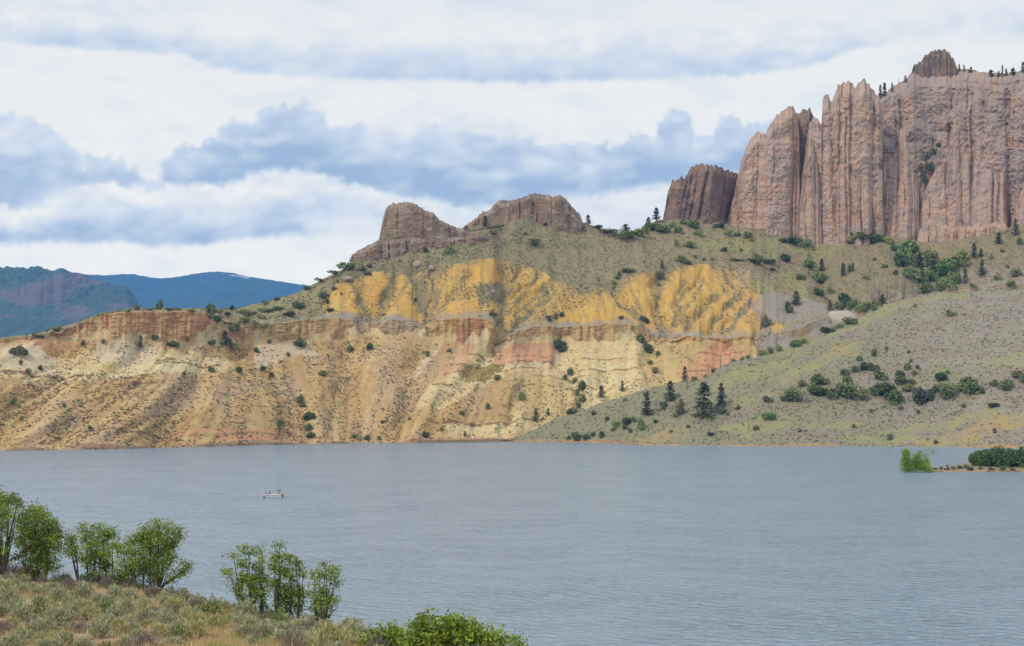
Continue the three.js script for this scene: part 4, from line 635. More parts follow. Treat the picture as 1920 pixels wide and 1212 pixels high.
grow(grassHill, [
  [1257, 751, 24, 40, 'pine', 'broad dark pine upslope of the small round juniper on the grassy hill'], [1213, 780, 20, 40, 'pine', 'dark leaning pine lowest on the spur, nearest the water'], [1272, 780, 25, 34, 'juniper', 'round dark juniper on a bare trunk between the broad pine and the big fir'],
  [1321, 783, 34, 72, 'pine', 'biggest darkest fir on the grassy hill, double-topped, reaching down the slope'], [1353, 766, 22, 52, 'brownPine', 'thin brownish half-dead fir beside the biggest fir'], [1284, 708, 13, 32, 'pine', 'small pine on a bare trunk on the skyline before the tan beds'], [1289, 728, 10, 32, 'snag', 'bare dead trunk just below the small skyline pine'],
  [1351, 689, 8, 30, 'snag', 'bare dead trunk before the pink beds, the left one of two', ], [1369, 682, 8, 26, 'snag', 'forked bare dead trunk before the pink beds, the right one of two'], [1316, 706, 6, 18, 'snag', 'thin low dead stem on the skyline left of the pink beds'], [1200, 806, 14, 22, 'oak', 'small upright green bush on the spur above the water'],
  [1404, 810, 9, 24, 'snag', 'lone small dead tree on the open grass low on the hill'],
  [1159, 801, 24, 13, 'bright', 'bright yellow-green low bush near the foot of the spur'], [1080, 826, 25, 16, 'bright', 'bright green bush at the waterline beside grey bushes'], [1330, 787, 18, 9, 'bright', 'low yellow-green bush at the foot of the biggest fir'], [1443, 788, 27, 14, 'oak', 'green oval bush alone below the scrub patch on grey soil'], [1441, 754, 22, 12, 'grey', 'grey-green oval bush left of the oak scrub'],
  [1732, 756, 42, 30, 'grey', 'large round grey-green shrub in the middle of the scrub row'], [1784, 594, 25, 13, 'oak', 'single dark shrub high on the lilac slope'], [1640, 668, 17, 15, 'deep', 'small dark shrub on the slope above the scrub patch, beside a sagebrush rise'], [1662, 658, 9, 9, 'juniper', 'tiny dark juniper high on the lilac slope near the small dark shrub'],
  [1246, 763, 18, 10, 'grey', 'grey bush behind the broad pine on the spur'], [1355, 775, 22, 12, 'grey', 'grey-green low bush at the foot of the brownish fir'], [1245, 768, 10, 10, 'oak', 'small green bush by the foot of the broad pine'],
  ...many('deep', 'dark oak shrub in the scrub patch on the lilac slope', 'oak shrubs of the scrub patch', [[1493, 741, 54, 25], [1475, 745, 24, 16], [1504, 720, 20, 13], [1533, 711, 31, 20], [1522, 726, 22, 16], [1540, 732, 38, 16], [1596, 733, 62, 32], [1570, 730, 32, 24], [1618, 742, 24, 22], [1560, 742, 24, 14], [1653, 703, 30, 19], [1662, 728, 44, 24], [1640, 734, 30, 20], [1697, 712, 40, 18], [1703, 729, 26, 15], [1679, 744, 42, 22], [1701, 687, 16, 14], [1690, 700, 18, 12], [1780, 733, 48, 26], [1757, 729, 30, 16], [1805, 727, 30, 18], [1826, 728, 40, 20], [1813, 713, 38, 14], [1765, 706, 25, 15], [1885, 722, 40, 18], [1863, 718, 18, 13], [1907, 704, 28, 14], [1583, 698, 20, 12], [1611, 672, 14, 10], [1625, 686, 28, 14], [1604, 692, 26, 12], [1640, 690, 24, 12], [1715, 700, 14, 9], [1721, 688, 10, 8], [1778, 698, 10, 8], [1842, 735, 12, 8], [1920, 712, 26, 14], [1590, 712, 26, 14], [1548, 716, 20, 12]]),
  ...many('juniper', 'grey-green bush on the shore where two hills meet', 'bushes on the shore at the foot of the grassy hill', [[1100, 818, 14, 12], [1112, 814, 10, 9], [1130, 815, 12, 10], [1085, 822, 14, 10], [1066, 822, 9, 7], [1150, 806, 12, 8], [1172, 800, 14, 9], [1180, 806, 10, 8], [1176, 790, 22, 11], [1190, 786, 12, 9], [1113, 775, 14, 8], [1172, 750, 13, 8], [1073, 770, 20, 13], [1212, 738, 12, 9], [1140, 786, 10, 7]]),
  ...many('oak', 'dark green bush on the skyline of the grassy hill', 'bushes along the skyline of the grassy hill', [[1430, 661, 22, 12], [1445, 655, 16, 12], [1463, 653, 16, 14], [1491, 644, 24, 13], [1508, 640, 16, 9], [1552, 616, 36, 11], [1574, 611, 20, 10], [1592, 602, 32, 14], [1390, 671, 14, 8], [1404, 668, 10, 7], [1375, 676, 9, 6], [1337, 692, 14, 7], [1322, 697, 10, 6], [1302, 702, 14, 7], [1717, 573, 9, 9], [1640, 576, 12, 7]]),
  ...many('grey', 'grey bush on the lower grassy hill', 'grey bushes low on the grassy hill', [[1417, 802, 14, 9], [1333, 814, 14, 7], [1364, 776, 9, 8], [1384, 764, 12, 8], [1633, 771, 12, 6], [1722, 772, 10, 6], [1688, 765, 13, 7], [1860, 760, 26, 8], [1668, 820, 16, 12], [1756, 830, 12, 7], [1865, 808, 10, 10], [1290, 800, 10, 6], [1258, 808, 8, 5], [1228, 790, 9, 7], [1600, 800, 12, 7], [1500, 808, 10, 6], [1807, 762, 12, 7], [1704, 660, 8, 6], [1708, 676, 9, 7]]),
]);
grow(hill, [
  [910, 398, 13, 20, 'pine', 'lone pine in the notch of the saddle between the two brown buttes'], [863, 424, 7, 9, 'snag', 'tiny dead tree in the saddle beside the lone pine'], [874, 424, 9, 7, 'juniper', 'tiny round bush in the saddle between the two buttes'], [1103, 421, 10, 19, 'pine', 'slim pine at the end of the long low butte'], [1173, 438, 16, 20, 'pine', 'dark pine on the green saddle ridge'],
  [1216, 426, 13, 18, 'pine', 'small pine left of the dark buttress, lower of two'], [1231, 412, 14, 27, 'pine', 'tall pine on the skyline beside the foot of the dark buttress'],
  [298, 580, 14, 20, 'deep', 'lone dark tree standing tallest on the orange rim'], [257, 582, 15, 11, 'deep', 'dark round bush on the orange rim left of the lone tree'], [393, 592, 20, 24, 'deep', 'dark tree at the edge of the rim above the broken cliff'], [370, 588, 6, 13, 'snag', 'thin dead stem on the rim left of the dark tree'], [435, 581, 11, 9, 'pine', 'little pine on the rim where the green slope begins'],
  [263, 650, 10, 24, 'pine', 'single small pine at the foot of the orange cliff'], [422, 648, 15, 28, 'pine', 'pine in the broken gap of the orange cliff'], [386, 636, 4, 22, 'snag', 'thin pale dead trunk against the orange cliff'],
  [1827, 484, 14, 32, 'pine', 'pointed pine before the pale cliff ledge'], [1725, 506, 18, 34, 'pine', 'dark spruce amid the green oak brush below the cliff'], [1842, 517, 14, 34, 'pine', 'dark pine on the pale slope right of the oak brush'], [1810, 532, 9, 34, 'pine', 'thin pine at the edge of the pale slope by the oak brush'], [1905, 442, 10, 34, 'pine', 'slim pine against the right part of the wall'], [1873, 458, 15, 24, 'pine', 'pine at the foot of the wall above the pale slope'],
  [1541, 510, 12, 26, 'pine', 'small spruce on the green bench'], [1596, 510, 14, 16, 'juniper', 'round juniper on the bench, right of a pair'], [1583, 517, 10, 22, 'juniper', 'upright juniper on the bench, left of a pair'], [1493, 573, 14, 30, 'pine', 'dark pine on the lilac talus right of the yellow fan'], [1480, 588, 18, 22, 'juniper', 'round juniper just below the dark pine on lilac talus'], [1439, 614, 18, 26, 'juniper', 'dark juniper at the edge of the yellow fan'],
  [1242, 503, 8, 16, 'pine', 'small dark pine at the top of the yellow gully'], [1240, 523, 12, 14, 'juniper', 'dark bush in the yellow gully under the small pine'], [1557, 582, 9, 22, 'pine', 'thin pine in the valley behind the grassy hill'],
  [1167, 734, 9, 22, 'pine', 'little conifer low in front of the cream beds'], [1005, 790, 12, 26, 'pine', 'dark narrow tree where the grassy hill meets the badlands'], [1028, 780, 8, 15, 'pine', 'very small pine just up from the dark narrow tree'], [1127, 745, 11, 24, 'pine', 'dark narrow pine in front of the cream beds'],
  [1655, 572, 12, 22, 'pine', 'green conifer among the grey dead trees'], [1840, 482, 10, 18, 'pine', 'second small pine at the foot of the wall'],
  [840, 476, 22, 16, 'oak', 'dark green bush against the brown ledge of the butte'], [1002, 461, 32, 12, 'oak', 'green thicket on the olive slope under the long butte'], [927, 439, 22, 8, 'oak', 'flat green bush at the foot of the long butte'], [650, 505, 34, 13, 'oak', 'bright green thicket on the crest below the brown ledge'], [560, 578, 26, 14, 'deep', 'big dark bush on the green shoulder above the rim'],
  [1052, 658, 28, 22, 'deep', 'large dark bush at the top of the shrubby gully in cream beds'], [978, 751, 17, 17, 'oak', 'round green bush on the low tan slope'], [925, 594, 17, 11, 'deep', 'dark bush on the rim beside the grey gully'], [1165, 599, 14, 7, 'deep', 'dark bush at the tip of the yellow cone'], [563, 650, 26, 15, 'deep', 'wide dark bush at the foot of the broken cliff'], [35, 668, 32, 18, 'juniper', 'dark spreading bush high on the far tan slope at the edge'], [580, 788, 25, 16, 'deep', 'dark bush in the gully low on the tan slope'],
  ...many('snag', 'grey dead tree among the oak brush below the cliff', 'grey dead trees in the valley below the cliff', [[1692, 535, 9, 36], [1712, 530, 10, 40], [1755, 528, 10, 36], [1640, 545, 9, 34], [1648, 546, 8, 30], [1664, 548, 8, 30], [1557, 530, 8, 24], [1256, 490, 8, 22], [1750, 540, 8, 26], [1635, 550, 8, 26]]),
  ...many('oak', 'green oak brush in the valley below the cliff', 'oak brush below the cliff', [[1701, 470, 48, 40], [1690, 486, 34, 26], [1716, 488, 30, 24], [1745, 486, 42, 32], [1793, 486, 48, 26], [1775, 498, 40, 26], [1727, 516, 46, 26], [1760, 512, 40, 26], [1771, 532, 46, 26], [1735, 540, 34, 22], [1806, 478, 26, 16], [1790, 520, 26, 22], [1700, 510, 22, 18], [1583, 562, 32, 22], [1618, 575, 30, 18], [1600, 570, 24, 16], [1632, 568, 26, 16], [1575, 574, 22, 14], [1537, 521, 32, 18], [1535, 547, 22, 15], [1560, 545, 20, 12], [1614, 446, 76, 18], [1590, 448, 40, 15], [1640, 447, 36, 15], [1560, 447, 24, 9], [1478, 450, 38, 15], [1509, 456, 32, 16], [1495, 452, 26, 12], [1666, 452, 26, 14], [1680, 466, 22, 12], [1517, 496, 26, 14], [1472, 483, 26, 13]]),
  ...many('oak', 'green thicket on the ridge beside the dark buttress', 'thickets on the saddle ridge', [[1170, 441, 60, 13], [1140, 434, 40, 8], [1200, 434, 36, 16], [1220, 424, 30, 12], [1240, 428, 34, 12], [1118, 425, 24, 6], [1258, 422, 20, 9], [1299, 420, 28, 15], [1310, 437, 22, 12], [1272, 430, 18, 12], [1280, 416, 18, 8], [1349, 422, 22, 12], [1365, 437, 20, 9], [1402, 442, 22, 13], [1410, 450, 13, 8], [1384, 440, 14, 8]]),
  ...many('oak', 'green bush on the olive bench under the pinnacles', 'bushes on the bench under the pinnacles', [[1294, 459, 24, 11], [1358, 468, 15, 9], [1423, 481, 22, 10], [1412, 489, 50, 7], [1385, 487, 30, 6], [1440, 491, 34, 7], [1279, 487, 24, 12], [1290, 492, 16, 8], [1519, 497, 14, 10], [1390, 469, 8, 6], [1337, 486, 9, 7], [1320, 486, 8, 6], [1305, 481, 10, 6], [1450, 505, 12, 6], [1270, 456, 12, 14], [1176, 507, 28, 9], [1150, 530, 12, 7], [1157, 520, 11, 8], [1151, 540, 11, 7], [1162, 512, 9, 8], [1236, 534, 9, 8], [1500, 520, 20, 12], [1625, 520, 16, 10], [1660, 500, 12, 7], [1640, 486, 9, 6], [1680, 510, 14, 9], [1870, 520, 18, 9], [1905, 512, 22, 16], [1892, 529, 28, 10], [1890, 500, 8, 6], [1860, 482, 10, 7], [1880, 470, 8, 7], [1824, 535, 16, 9], [1912, 452, 12, 14]]),
  ...many('juniper', 'dark bush among the yellow slopes', 'dark bushes on the yellow slopes', [[677, 503, 18, 9], [688, 512, 16, 8], [693, 498, 10, 8], [797, 470, 10, 8], [605, 555, 17, 9], [613, 565, 12, 10], [627, 540, 14, 8], [620, 580, 15, 7], [608, 552, 16, 8], [565, 572, 15, 9], [634, 527, 8, 7], [1030, 598, 14, 11], [1040, 592, 13, 11], [1053, 588, 13, 10], [1205, 597, 16, 8], [1212, 602, 10, 7], [985, 438, 8, 6], [1021, 421, 12, 6], [1036, 420, 8, 6], [720, 590, 7, 6], [640, 551, 6, 4], [778, 562, 7, 5]]),
  ...many('deep', 'dark bush on the tan slope under the cliff band', 'dark bushes on the tan slope', [[53, 698, 17, 13], [155, 642, 13, 10], [193, 642, 10, 8], [288, 633, 16, 9], [328, 644, 22, 11], [318, 646, 12, 8], [352, 636, 10, 9], [397, 643, 18, 9], [440, 651, 22, 12], [430, 640, 12, 10], [397, 692, 16, 12], [450, 693, 15, 10], [25, 753, 14, 9], [510, 703, 13, 9], [605, 700, 18, 11], [525, 792, 14, 12], [577, 800, 18, 12], [582, 816, 18, 11], [560, 748, 24, 12], [567, 760, 14, 8], [107, 617, 22, 9], [167, 802, 10, 7], [658, 653, 14, 12], [693, 650, 14, 13], [802, 663, 13, 11], [842, 658, 10, 7], [933, 708, 17, 9], [1070, 697, 16, 13], [1060, 707, 12, 10], [1090, 723, 14, 20], [1082, 735, 12, 12], [1092, 747, 14, 14], [1078, 715, 14, 12], [1086, 760, 10, 10], [1202, 633, 19, 18], [1217, 652, 20, 18], [1233, 663, 14, 10], [1218, 679, 12, 7], [1228, 695, 14, 13], [915, 762, 11, 11], [867, 774, 14, 8], [798, 815, 15, 12], [827, 805, 9, 9], [688, 820, 14, 9], [710, 823, 9, 9], [664, 818, 10, 7], [768, 786, 10, 7], [718, 792, 9, 6], [885, 797, 9, 8], [872, 814, 9, 9], [40, 785, 9, 8], [345, 700, 9, 7], [120, 760, 8, 8], [75, 690, 9, 10], [38, 680, 12, 9], [64, 628, 11, 7], [505, 640, 10, 8], [480, 656, 12, 8], [540, 664, 10, 8], [495, 690, 12, 8]]),
  ...many('oak', 'green bush along the orange rim', 'bushes along the orange rim', [[280, 580, 20, 5], [318, 580, 30, 4], [338, 580, 22, 4], [358, 583, 14, 7], [410, 584, 22, 8], [425, 588, 18, 6], [452, 584, 30, 8], [470, 588, 28, 10], [490, 594, 22, 9], [500, 582, 30, 8], [520, 578, 24, 7], [540, 588, 28, 10], [480, 606, 20, 12], [460, 600, 24, 9], [495, 610, 20, 10], [408, 598, 16, 12], [440, 612, 20, 14], [520, 560, 18, 5], [500, 567, 24, 6], [575, 540, 22, 6], [600, 528, 20, 6], [625, 514, 20, 6], [240, 583, 12, 4], [75, 630, 16, 5], [98, 624, 14, 5]]),
]);
// pines along the rim of the great wall, brush in its clefts
{
  const rim = (list, label0, group) => list.forEach(([px, py, w, h, kind], i) => { const label = label0 + ', ' + (i === 0 ? 'leftmost' : nth(i + 1) + ' from left'); const p = at(px, py, -hill.find(1640, 440).z + 18 + 60), m = -p.z / FOCAL; p.y -= 4; plant(kind ?? 'pine', kind === 'snag' ? 'dead_tree' : 'pine_tree', label, 'tree', group, p, w * m, h * m + 4, i); });
  [[1737, 300, 20, 16], [1752, 292, 16, 14], [1726, 318, 14, 14], [1744, 318, 18, 16], [1733, 340, 12, 14], [1760, 276, 9, 8]].forEach(([px, py, w, h], i) => { const p = at(px, py, -hill.find(1640, 440).z + 34 + i * 2), m = -p.z / FOCAL; plant('juniper', 'shrub', 'dark brush in the shaded hollow of the high rock wall, ' + (i ? nth(i + 1) + ' of six' : 'largest of six'), 'shrub', 'brush in the hollow of the wall', p, w * m, h * m, i); });
  rim([[1651, 178, 9, 22], [1659, 176, 10, 24], [1673, 166, 6, 13], [1686, 153, 8, 9, 'snag'], [1698, 149, 6, 9]], 'small pine on the sloping rim left of the dark cap rock', 'pines on the rim left of the cap rock');
  rim([[1799, 128, 6, 10], [1808, 128, 5, 8], [1821, 130, 7, 6], [1859, 138, 12, 8], [1873, 139, 6, 7], [1880, 138, 6, 18], [1887, 137, 7, 10], [1900, 135, 12, 9], [1919, 130, 8, 16]], 'small pine on the flat rim right of the dark cap rock', 'pines on the rim right of the cap rock');
}
// boulders on the slopes under the buttes
{
  const gs = [1, 2, 3].map((k) => { const g0 = mergeVertices(new THREE.IcosahedronGeometry(1, 3).deleteAttribute('uv').deleteAttribute('normal')), p = g0.attributes.position, c = new Float32Array(p.count * 3); for (let i = 0; i < p.count; i++) { const x = p.getX(i), y = p.getY(i), z = p.getZ(i), f = 0.85 + 0.22 * noise(x * 1.3 + k * 9, y * 1.3 + z) + 0.12 * noise(z * 3 + k, x * 3 - y * 2); p.setXYZ(i, Math.round(x * f * 4.5) / 4.5 * 0.6 + x * f * 0.4, y * f, z * f); const q = mix3(RC.pink, RC.grey, 0.5 + 0.5 * noise(x * 2 + k, y * 3 + z)); c.set(q, i * 3); } g0.setAttribute('color', new THREE.BufferAttribute(c, 3)); g0.computeVertexNormals(); return g0; });
  const lay = (sheet, list, label0, group) => list.forEach(([px, py, w, h], i) => { const label = label0 + ', ' + ['largest one', 'second largest one', 'smallest one'][i], p = sheet.find(px, py), m = -p.z / FOCAL, b = new THREE.Mesh(gs[i % 3], ROCK); b.position.copy(p); b.scale.set(w * m / 2, h * m / 1.5, w * m / 2.2); b.rotation.y = i * 1.7; tag(b, label, 'boulder', group); put(b, 'boulder'); });
  lay(hill, [[782, 498, 22, 14], [809, 504, 18, 10], [812, 474, 12, 8]], 'pinkish boulder on the slope below the brown butte', 'boulders under the butte');
  { const k = BOULDER0 => { const b = new THREE.Mesh(BOULDER0, new THREE.MeshStandardMaterial({ name: 'pale_earth', color: new THREE.Color(0.50, 0.43, 0.36), roughness: 1 })), p = hill.find(1576, 604), m = -p.z / FOCAL; b.position.copy(p); b.scale.set(36 * m, 24 * m, 26 * m); tag(b, 'pale bare knoll just behind the skyline of the grassy hill', 'knoll'); put(b, 'knoll'); }; k(gs[1]); }
  lay(hill, [[650, 524, 24, 10], [915, 553, 9, 8], [925, 548, 10, 8]], 'brown boulder lying on the yellow slope', 'boulders on the yellow slope');
  BOULDER = gs;
}
// sagebrush too many to count: small bushes strewn over the slopes
{
  const bush = (seed, c) => { const r = rng(seed), L = new Leaves(); for (let i = 0; i < 46; i++) { const a = r() * 6.283, u = r(), s = Math.sqrt(1 - u * u), k = 0.6 + 0.45 * r(); L.any(r, Math.cos(a) * s * k, u * k * 0.8 + 0.05, Math.sin(a) * s * k, 0.62, 0.36, vary(r, c, 0.25)); } return L.geometry(); };
  const strew = (sheet, density, seed, name, label, c, size) => {
    const r = rng(seed), M = [], T = [], m = new THREE.Matrix4(), q = new THREE.Quaternion(), up = V(0, 1, 0), { nc, nr, pos, base } = sheet;
    for (let cI = 2; cI < nc - 2; cI++) {
      const px = sheet.px(cI); if (px < -150 || px > 2080) continue;
      for (let j = 1; j < nr - 1; j++) {
        const o = (cI * nr + j) * 3, o1 = o + 3, dy = Math.abs(Sheet.row(pos, o) - Sheet.row(pos, o1)), area = dy * ((sheet.px1 - sheet.px0) / (nc - 1));
        const d = density(base[o], base[o + 1], base[o + 2], sheet.seg[j], sheet.t[j], px);
        if (d <= 0 || r() > d * area) continue;
        const s = size * (0.55 + 0.9 * r() * r() + 0.2 * r());
        q.setFromAxisAngle(up, r() * 6.283);
        m.compose(V(pos[o] + (r() - 0.5), pos[o + 1] - 0.1 * s, pos[o + 2]), q, V(s * (0.8 + 0.5 * r()), s * (0.7 + 0.4 * r()), s)); M.push(m.clone()); const f = 0.7 + 0.6 * r(); T.push(new THREE.Color(f, f * (0.95 + 0.1 * r()), f * (0.9 + 0.15 * r())));
      }
    }
    const im = new THREE.InstancedMesh(bush(seed, c), FOLIAGE, M.length);
    M.forEach((x, i) => { im.setMatrixAt(i, x); im.setColorAt(i, T[i]); });
    tag(im, label, 'sagebrush', null, 'stuff'); put(im, name); console.log(name, M.length);
  };
  const anyOf = (list, x, y) => { for (const p of list) if (inside(p, x, y)) return true; return false; };
  strew(hill, (x, y, z, s, t, px) => {
    const shear = curve5(px), q = x + shear * (y - 40), streak = fbm(q / 9, y / 70, 3), cl = fbm(x / 25, y / 25, 3), fineS = noise(q / 4, y / 30);
    let g = 0; for (const k of GULLIES) { const d = trackDistance(k.p, x + 3 * noise(x / 12, y / 12), y); if (d < k.w * 0.75) g = 1; }
    if (s <= 1) {
      if (t > 0.985 && s === 1) return 0;
      let d = 0.068 * smooth(-0.35, 0.25, streak + 0.5 * cl) * (1 + 0.9 * fineS);
      if (px > 800 && y > 55) d *= 0.3; if (px < 450 && y > 58) d *= 0.45; if (px > 1230) d *= 0.5;
      if (anyOf(WHITE, x, y)) d *= 0.2;
      return d + (g ? 0.03 : 0);
    }
    if (s === 2) return g ? 0.012 : px > 400 && px < 490 ? 0.012 : 0.0015;
    if (s <= 4) {
      if (g) return 0.05;
      if (anyOf(YELLOW, x, y) && !anyOf(VEGETATED, x, y)) return 0.006 * (1 + fineS);
      if (anyOf(LILAC, x, y)) return 0.004;
      if (s === 3 && t < 0.12) return 0.004;
      return 0.11 * (0.75 + 0.6 * cl + 0.4 * fineS) * (px > 1100 ? 0.8 : 1);
    }
    return 0.004;
  }, 501, 'sagebrush', 'countless small dark sagebrush dots strewn over the badlands hillside', [0.150, 0.152, 0.092], 0.75);
  strew(grassHill, (x, y, z, s, t, px) => {
    const n = fbm(x / 20, z / 20, 3), f = noise((x + y) / 6, z / 14);
    if (s === 0) return 0.0015;
    const grass = anyOf(MEADOW, x, y) || anyOf(STRAW, x, y);
    return grass ? 0.007 : 0.055 * (0.75 + 0.7 * n + 0.4 * f);
  }, 502, 'sagebrush', 'countless small grey sagebrush strewn over the lilac-grey grassy hill', [0.185, 0.172, 0.125], 0.72);
}
// ---------------------------------------------------------------- the near slope with its oaks, sagebrush and grass
const nearCrest = curve([[-600, 1010], [-300, 1035], [0, 1066], [60, 1078], [120, 1087], [230, 1100], [300, 1110], [350, 1124], [450, 1148], [550, 1168], [650, 1187], [720, 1206], [800, 1228], [900, 1252], [1000, 1282], [1300, 1370]]);
const nearDist = curve([[-600, 108], [0, 102], [230, 98], [450, 92], [650, 84], [800, 76], [1000, 70], [1300, 62]]);
const nearSlope = new Sheet(-700, 1500, 420, (px) => {
  const D = nearDist(px), cr = nearCrest(px), c = line(cr, D), m = line(Math.max(1222, cr + 34), D * 0.64);
  return [[27.9, 3], [lerp(27.9, m[0], 0.55), 3 + (m[1] - 3) * 0.5], m, c, [c[0] - 1.6, D + 7], [-3, D + 95]];
}, [14, 26, 120, 16, 40]);
nearSlope.soften(14);
nearSlope.shape((x, y, z) => 0.35 * fbm(x / 7, z / 7, 3) + 0.10 * fbm(x / 1.4, z / 1.4, 3) - 0.1);
{
  const soil = col('#b29877'), soil2 = col('#a3856a'), straw = col('#b79a68'), moss = col('#8b8a4a');
  tag(put(nearSlope.mesh(EARTH, (x, y, z, s, t, c) => {
    const n = fbm(x / 3.5, z / 3.5, 4), m = fbm(x / 1.1, z / 1.1, 3), g = fbm(x / 6 + 20, z / 6, 3) + 0.0011 * (nearSlope.px(c) - 250);
    let k = mix3(soil, soil2, smooth(-0.2, 0.3, n)); k = mix3(k, straw, 0.8 * smooth(0.0, 0.3, g + 0.3 * m)); k = mix3(k, moss, 0.5 * smooth(0.25, 0.4, fbm(x / 4 + 50, z / 4, 3)));
    const f = 1 + 0.18 * noise(x * 3, z * 3); return [k[0] * f, k[1] * f, k[2] * f];
  }), 'near_slope'), 'dry grassy slope of pinkish soil that falls to the lake in the foreground', 'slope', null, 'structure');
}
const LEAFY = new THREE.MeshPhysicalMaterial({ name: 'leaves', vertexColors: true, roughness: 0.8, side: THREE.DoubleSide, transmission: 0.3, thickness: 0, specularIntensity: 0.5 });
// a leafy tree: stems run from the foot to every clump of the crown, clumps hold bunches of leaves; all read off the photograph and set at distance D
function leafyTree(name, label, category, group, D, foot, clumps, o = {}) {
  const { seed = 1, leaf = 0.155, green = [0.25, 0.345, 0.055], stems = 4, thick = 0.05, dense = 1, depth = 0.9, drop = 0.15, bark = [0.095, 0.08, 0.066], spread = 0.25, on = nearSlope } = o;
  const r = rng(seed * 977), base = o.base ?? on.find(foot[0], foot[1]); D = -base.z;
  const m = D / FOCAL, L = new Leaves(), T = new Leaves(), root = new THREE.Group(); root.position.copy(base);
  const local = (px, py, dz) => V(((px - MIDDLE) * m) - base.x, (EYE + (HORIZON - py) * m) - base.y, dz);
  const roots = [...Array(stems)].map((_, i) => V((i - (stems - 1) / 2) * spread + (r() - 0.5) * 0.15, -drop, (r() - 0.5) * 0.6));
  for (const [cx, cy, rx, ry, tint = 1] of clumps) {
    const c = local(cx, cy, (r() - 0.5) * 2 * depth * rx * m * 1.6), R = [rx * m, ry * m, rx * m * depth];
    let b = roots[0]; for (const q of roots) if (Math.abs(q.x - c.x) + r() * 0.2 < Math.abs(b.x - c.x)) b = q;
    const mid = V(lerp(b.x, c.x, 0.35) + (r() - 0.5) * 0.2, lerp(b.y, c.y, 0.5), lerp(b.z, c.z, 0.4)), q3 = V(lerp(b.x, c.x, 0.75) + (r() - 0.5) * 0.15, lerp(b.y, c.y, 0.8), lerp(b.z, c.z, 0.75));
    T.tube([b, mid, q3, c], thick * (0.7 + 0.5 * r()), thick * 0.22, 6, vary(r, bark, 0.25));
    const bunches = Math.max(4, Math.round((rx * ry) / 12 * dense));
    for (let k = 0; k < bunches; k++) {
      const a = r() * 6.283, u = 2 * r() - 1, s = Math.sqrt(1 - u * u), f = r() < 0.24 ? 1.02 + 0.5 * r() : 0.45 + 0.6 * r(), p = V(c.x + Math.cos(a) * s * f * R[0], c.y + u * f * R[1], c.z + Math.sin(a) * s * f * R[2]);
      if (r() < 0.5) T.tube([V(lerp(q3.x, c.x, 0.6), lerp(q3.y, c.y, 0.6), c.z), V((p.x + c.x) / 2, (p.y + c.y) / 2 + 0.03, (p.z + c.z) / 2), p], thick * 0.18, thick * 0.06, 4, bark);
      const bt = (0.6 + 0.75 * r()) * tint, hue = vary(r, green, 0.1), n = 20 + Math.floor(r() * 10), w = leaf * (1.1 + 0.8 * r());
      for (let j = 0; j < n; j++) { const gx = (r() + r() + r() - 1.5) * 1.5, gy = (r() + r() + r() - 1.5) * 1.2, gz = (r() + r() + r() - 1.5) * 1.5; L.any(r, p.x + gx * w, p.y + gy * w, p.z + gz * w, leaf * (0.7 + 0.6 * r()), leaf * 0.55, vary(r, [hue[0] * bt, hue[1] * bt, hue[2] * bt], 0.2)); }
    }
  }
  for (const pts of o.boughs ?? []) T.tube(pts.map(([x, y]) => local(x, y, (r() - 0.5) * 0.3)), thick * 0.9, thick * 0.3, 6, bark);
  part(T.geometry(), BARK, 'trunk', root); part(L.geometry(), LEAFY, 'crown', root);
  tag(root, label, category, group); put(root, name);
}
const OAK = 'oaks on the near slope';
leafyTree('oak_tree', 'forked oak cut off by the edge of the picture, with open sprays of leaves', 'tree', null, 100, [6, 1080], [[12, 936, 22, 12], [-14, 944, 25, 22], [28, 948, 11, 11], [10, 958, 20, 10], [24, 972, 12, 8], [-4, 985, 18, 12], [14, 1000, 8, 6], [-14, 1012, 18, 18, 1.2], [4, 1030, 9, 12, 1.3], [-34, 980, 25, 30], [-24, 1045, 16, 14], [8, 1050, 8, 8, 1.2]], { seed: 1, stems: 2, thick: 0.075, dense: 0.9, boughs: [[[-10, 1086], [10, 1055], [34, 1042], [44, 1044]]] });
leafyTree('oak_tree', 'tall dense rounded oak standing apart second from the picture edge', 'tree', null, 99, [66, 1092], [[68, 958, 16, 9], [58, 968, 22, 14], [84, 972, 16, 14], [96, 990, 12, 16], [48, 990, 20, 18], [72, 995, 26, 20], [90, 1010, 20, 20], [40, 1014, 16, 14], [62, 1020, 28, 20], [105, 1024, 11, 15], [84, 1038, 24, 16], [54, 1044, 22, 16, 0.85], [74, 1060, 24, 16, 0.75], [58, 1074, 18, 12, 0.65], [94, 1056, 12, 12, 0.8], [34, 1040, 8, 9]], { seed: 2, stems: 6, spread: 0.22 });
leafyTree('oak_tree', 'oak with thin left stems standing between the two biggest leafy oaks', 'tree', null, 98, [180, 1098], [[166, 987, 9, 6], [180, 996, 16, 11], [201, 1002, 10, 11], [158, 1008, 12, 11], [188, 1014, 20, 14], [210, 1018, 10, 12], [172, 1028, 20, 15], [203, 1034, 14, 13], [184, 1046, 20, 14], [165, 1052, 13, 13, 0.85], [196, 1064, 15, 12, 0.8], [178, 1072, 14, 12, 0.7], [132, 1006, 11, 9, 1.1], [126, 1022, 7, 7, 1.1], [140, 1020, 8, 10, 1.1], [134, 1036, 10, 9, 1.25], [142, 1048, 7, 6, 1.2]], { seed: 3, stems: 6, spread: 0.38 });
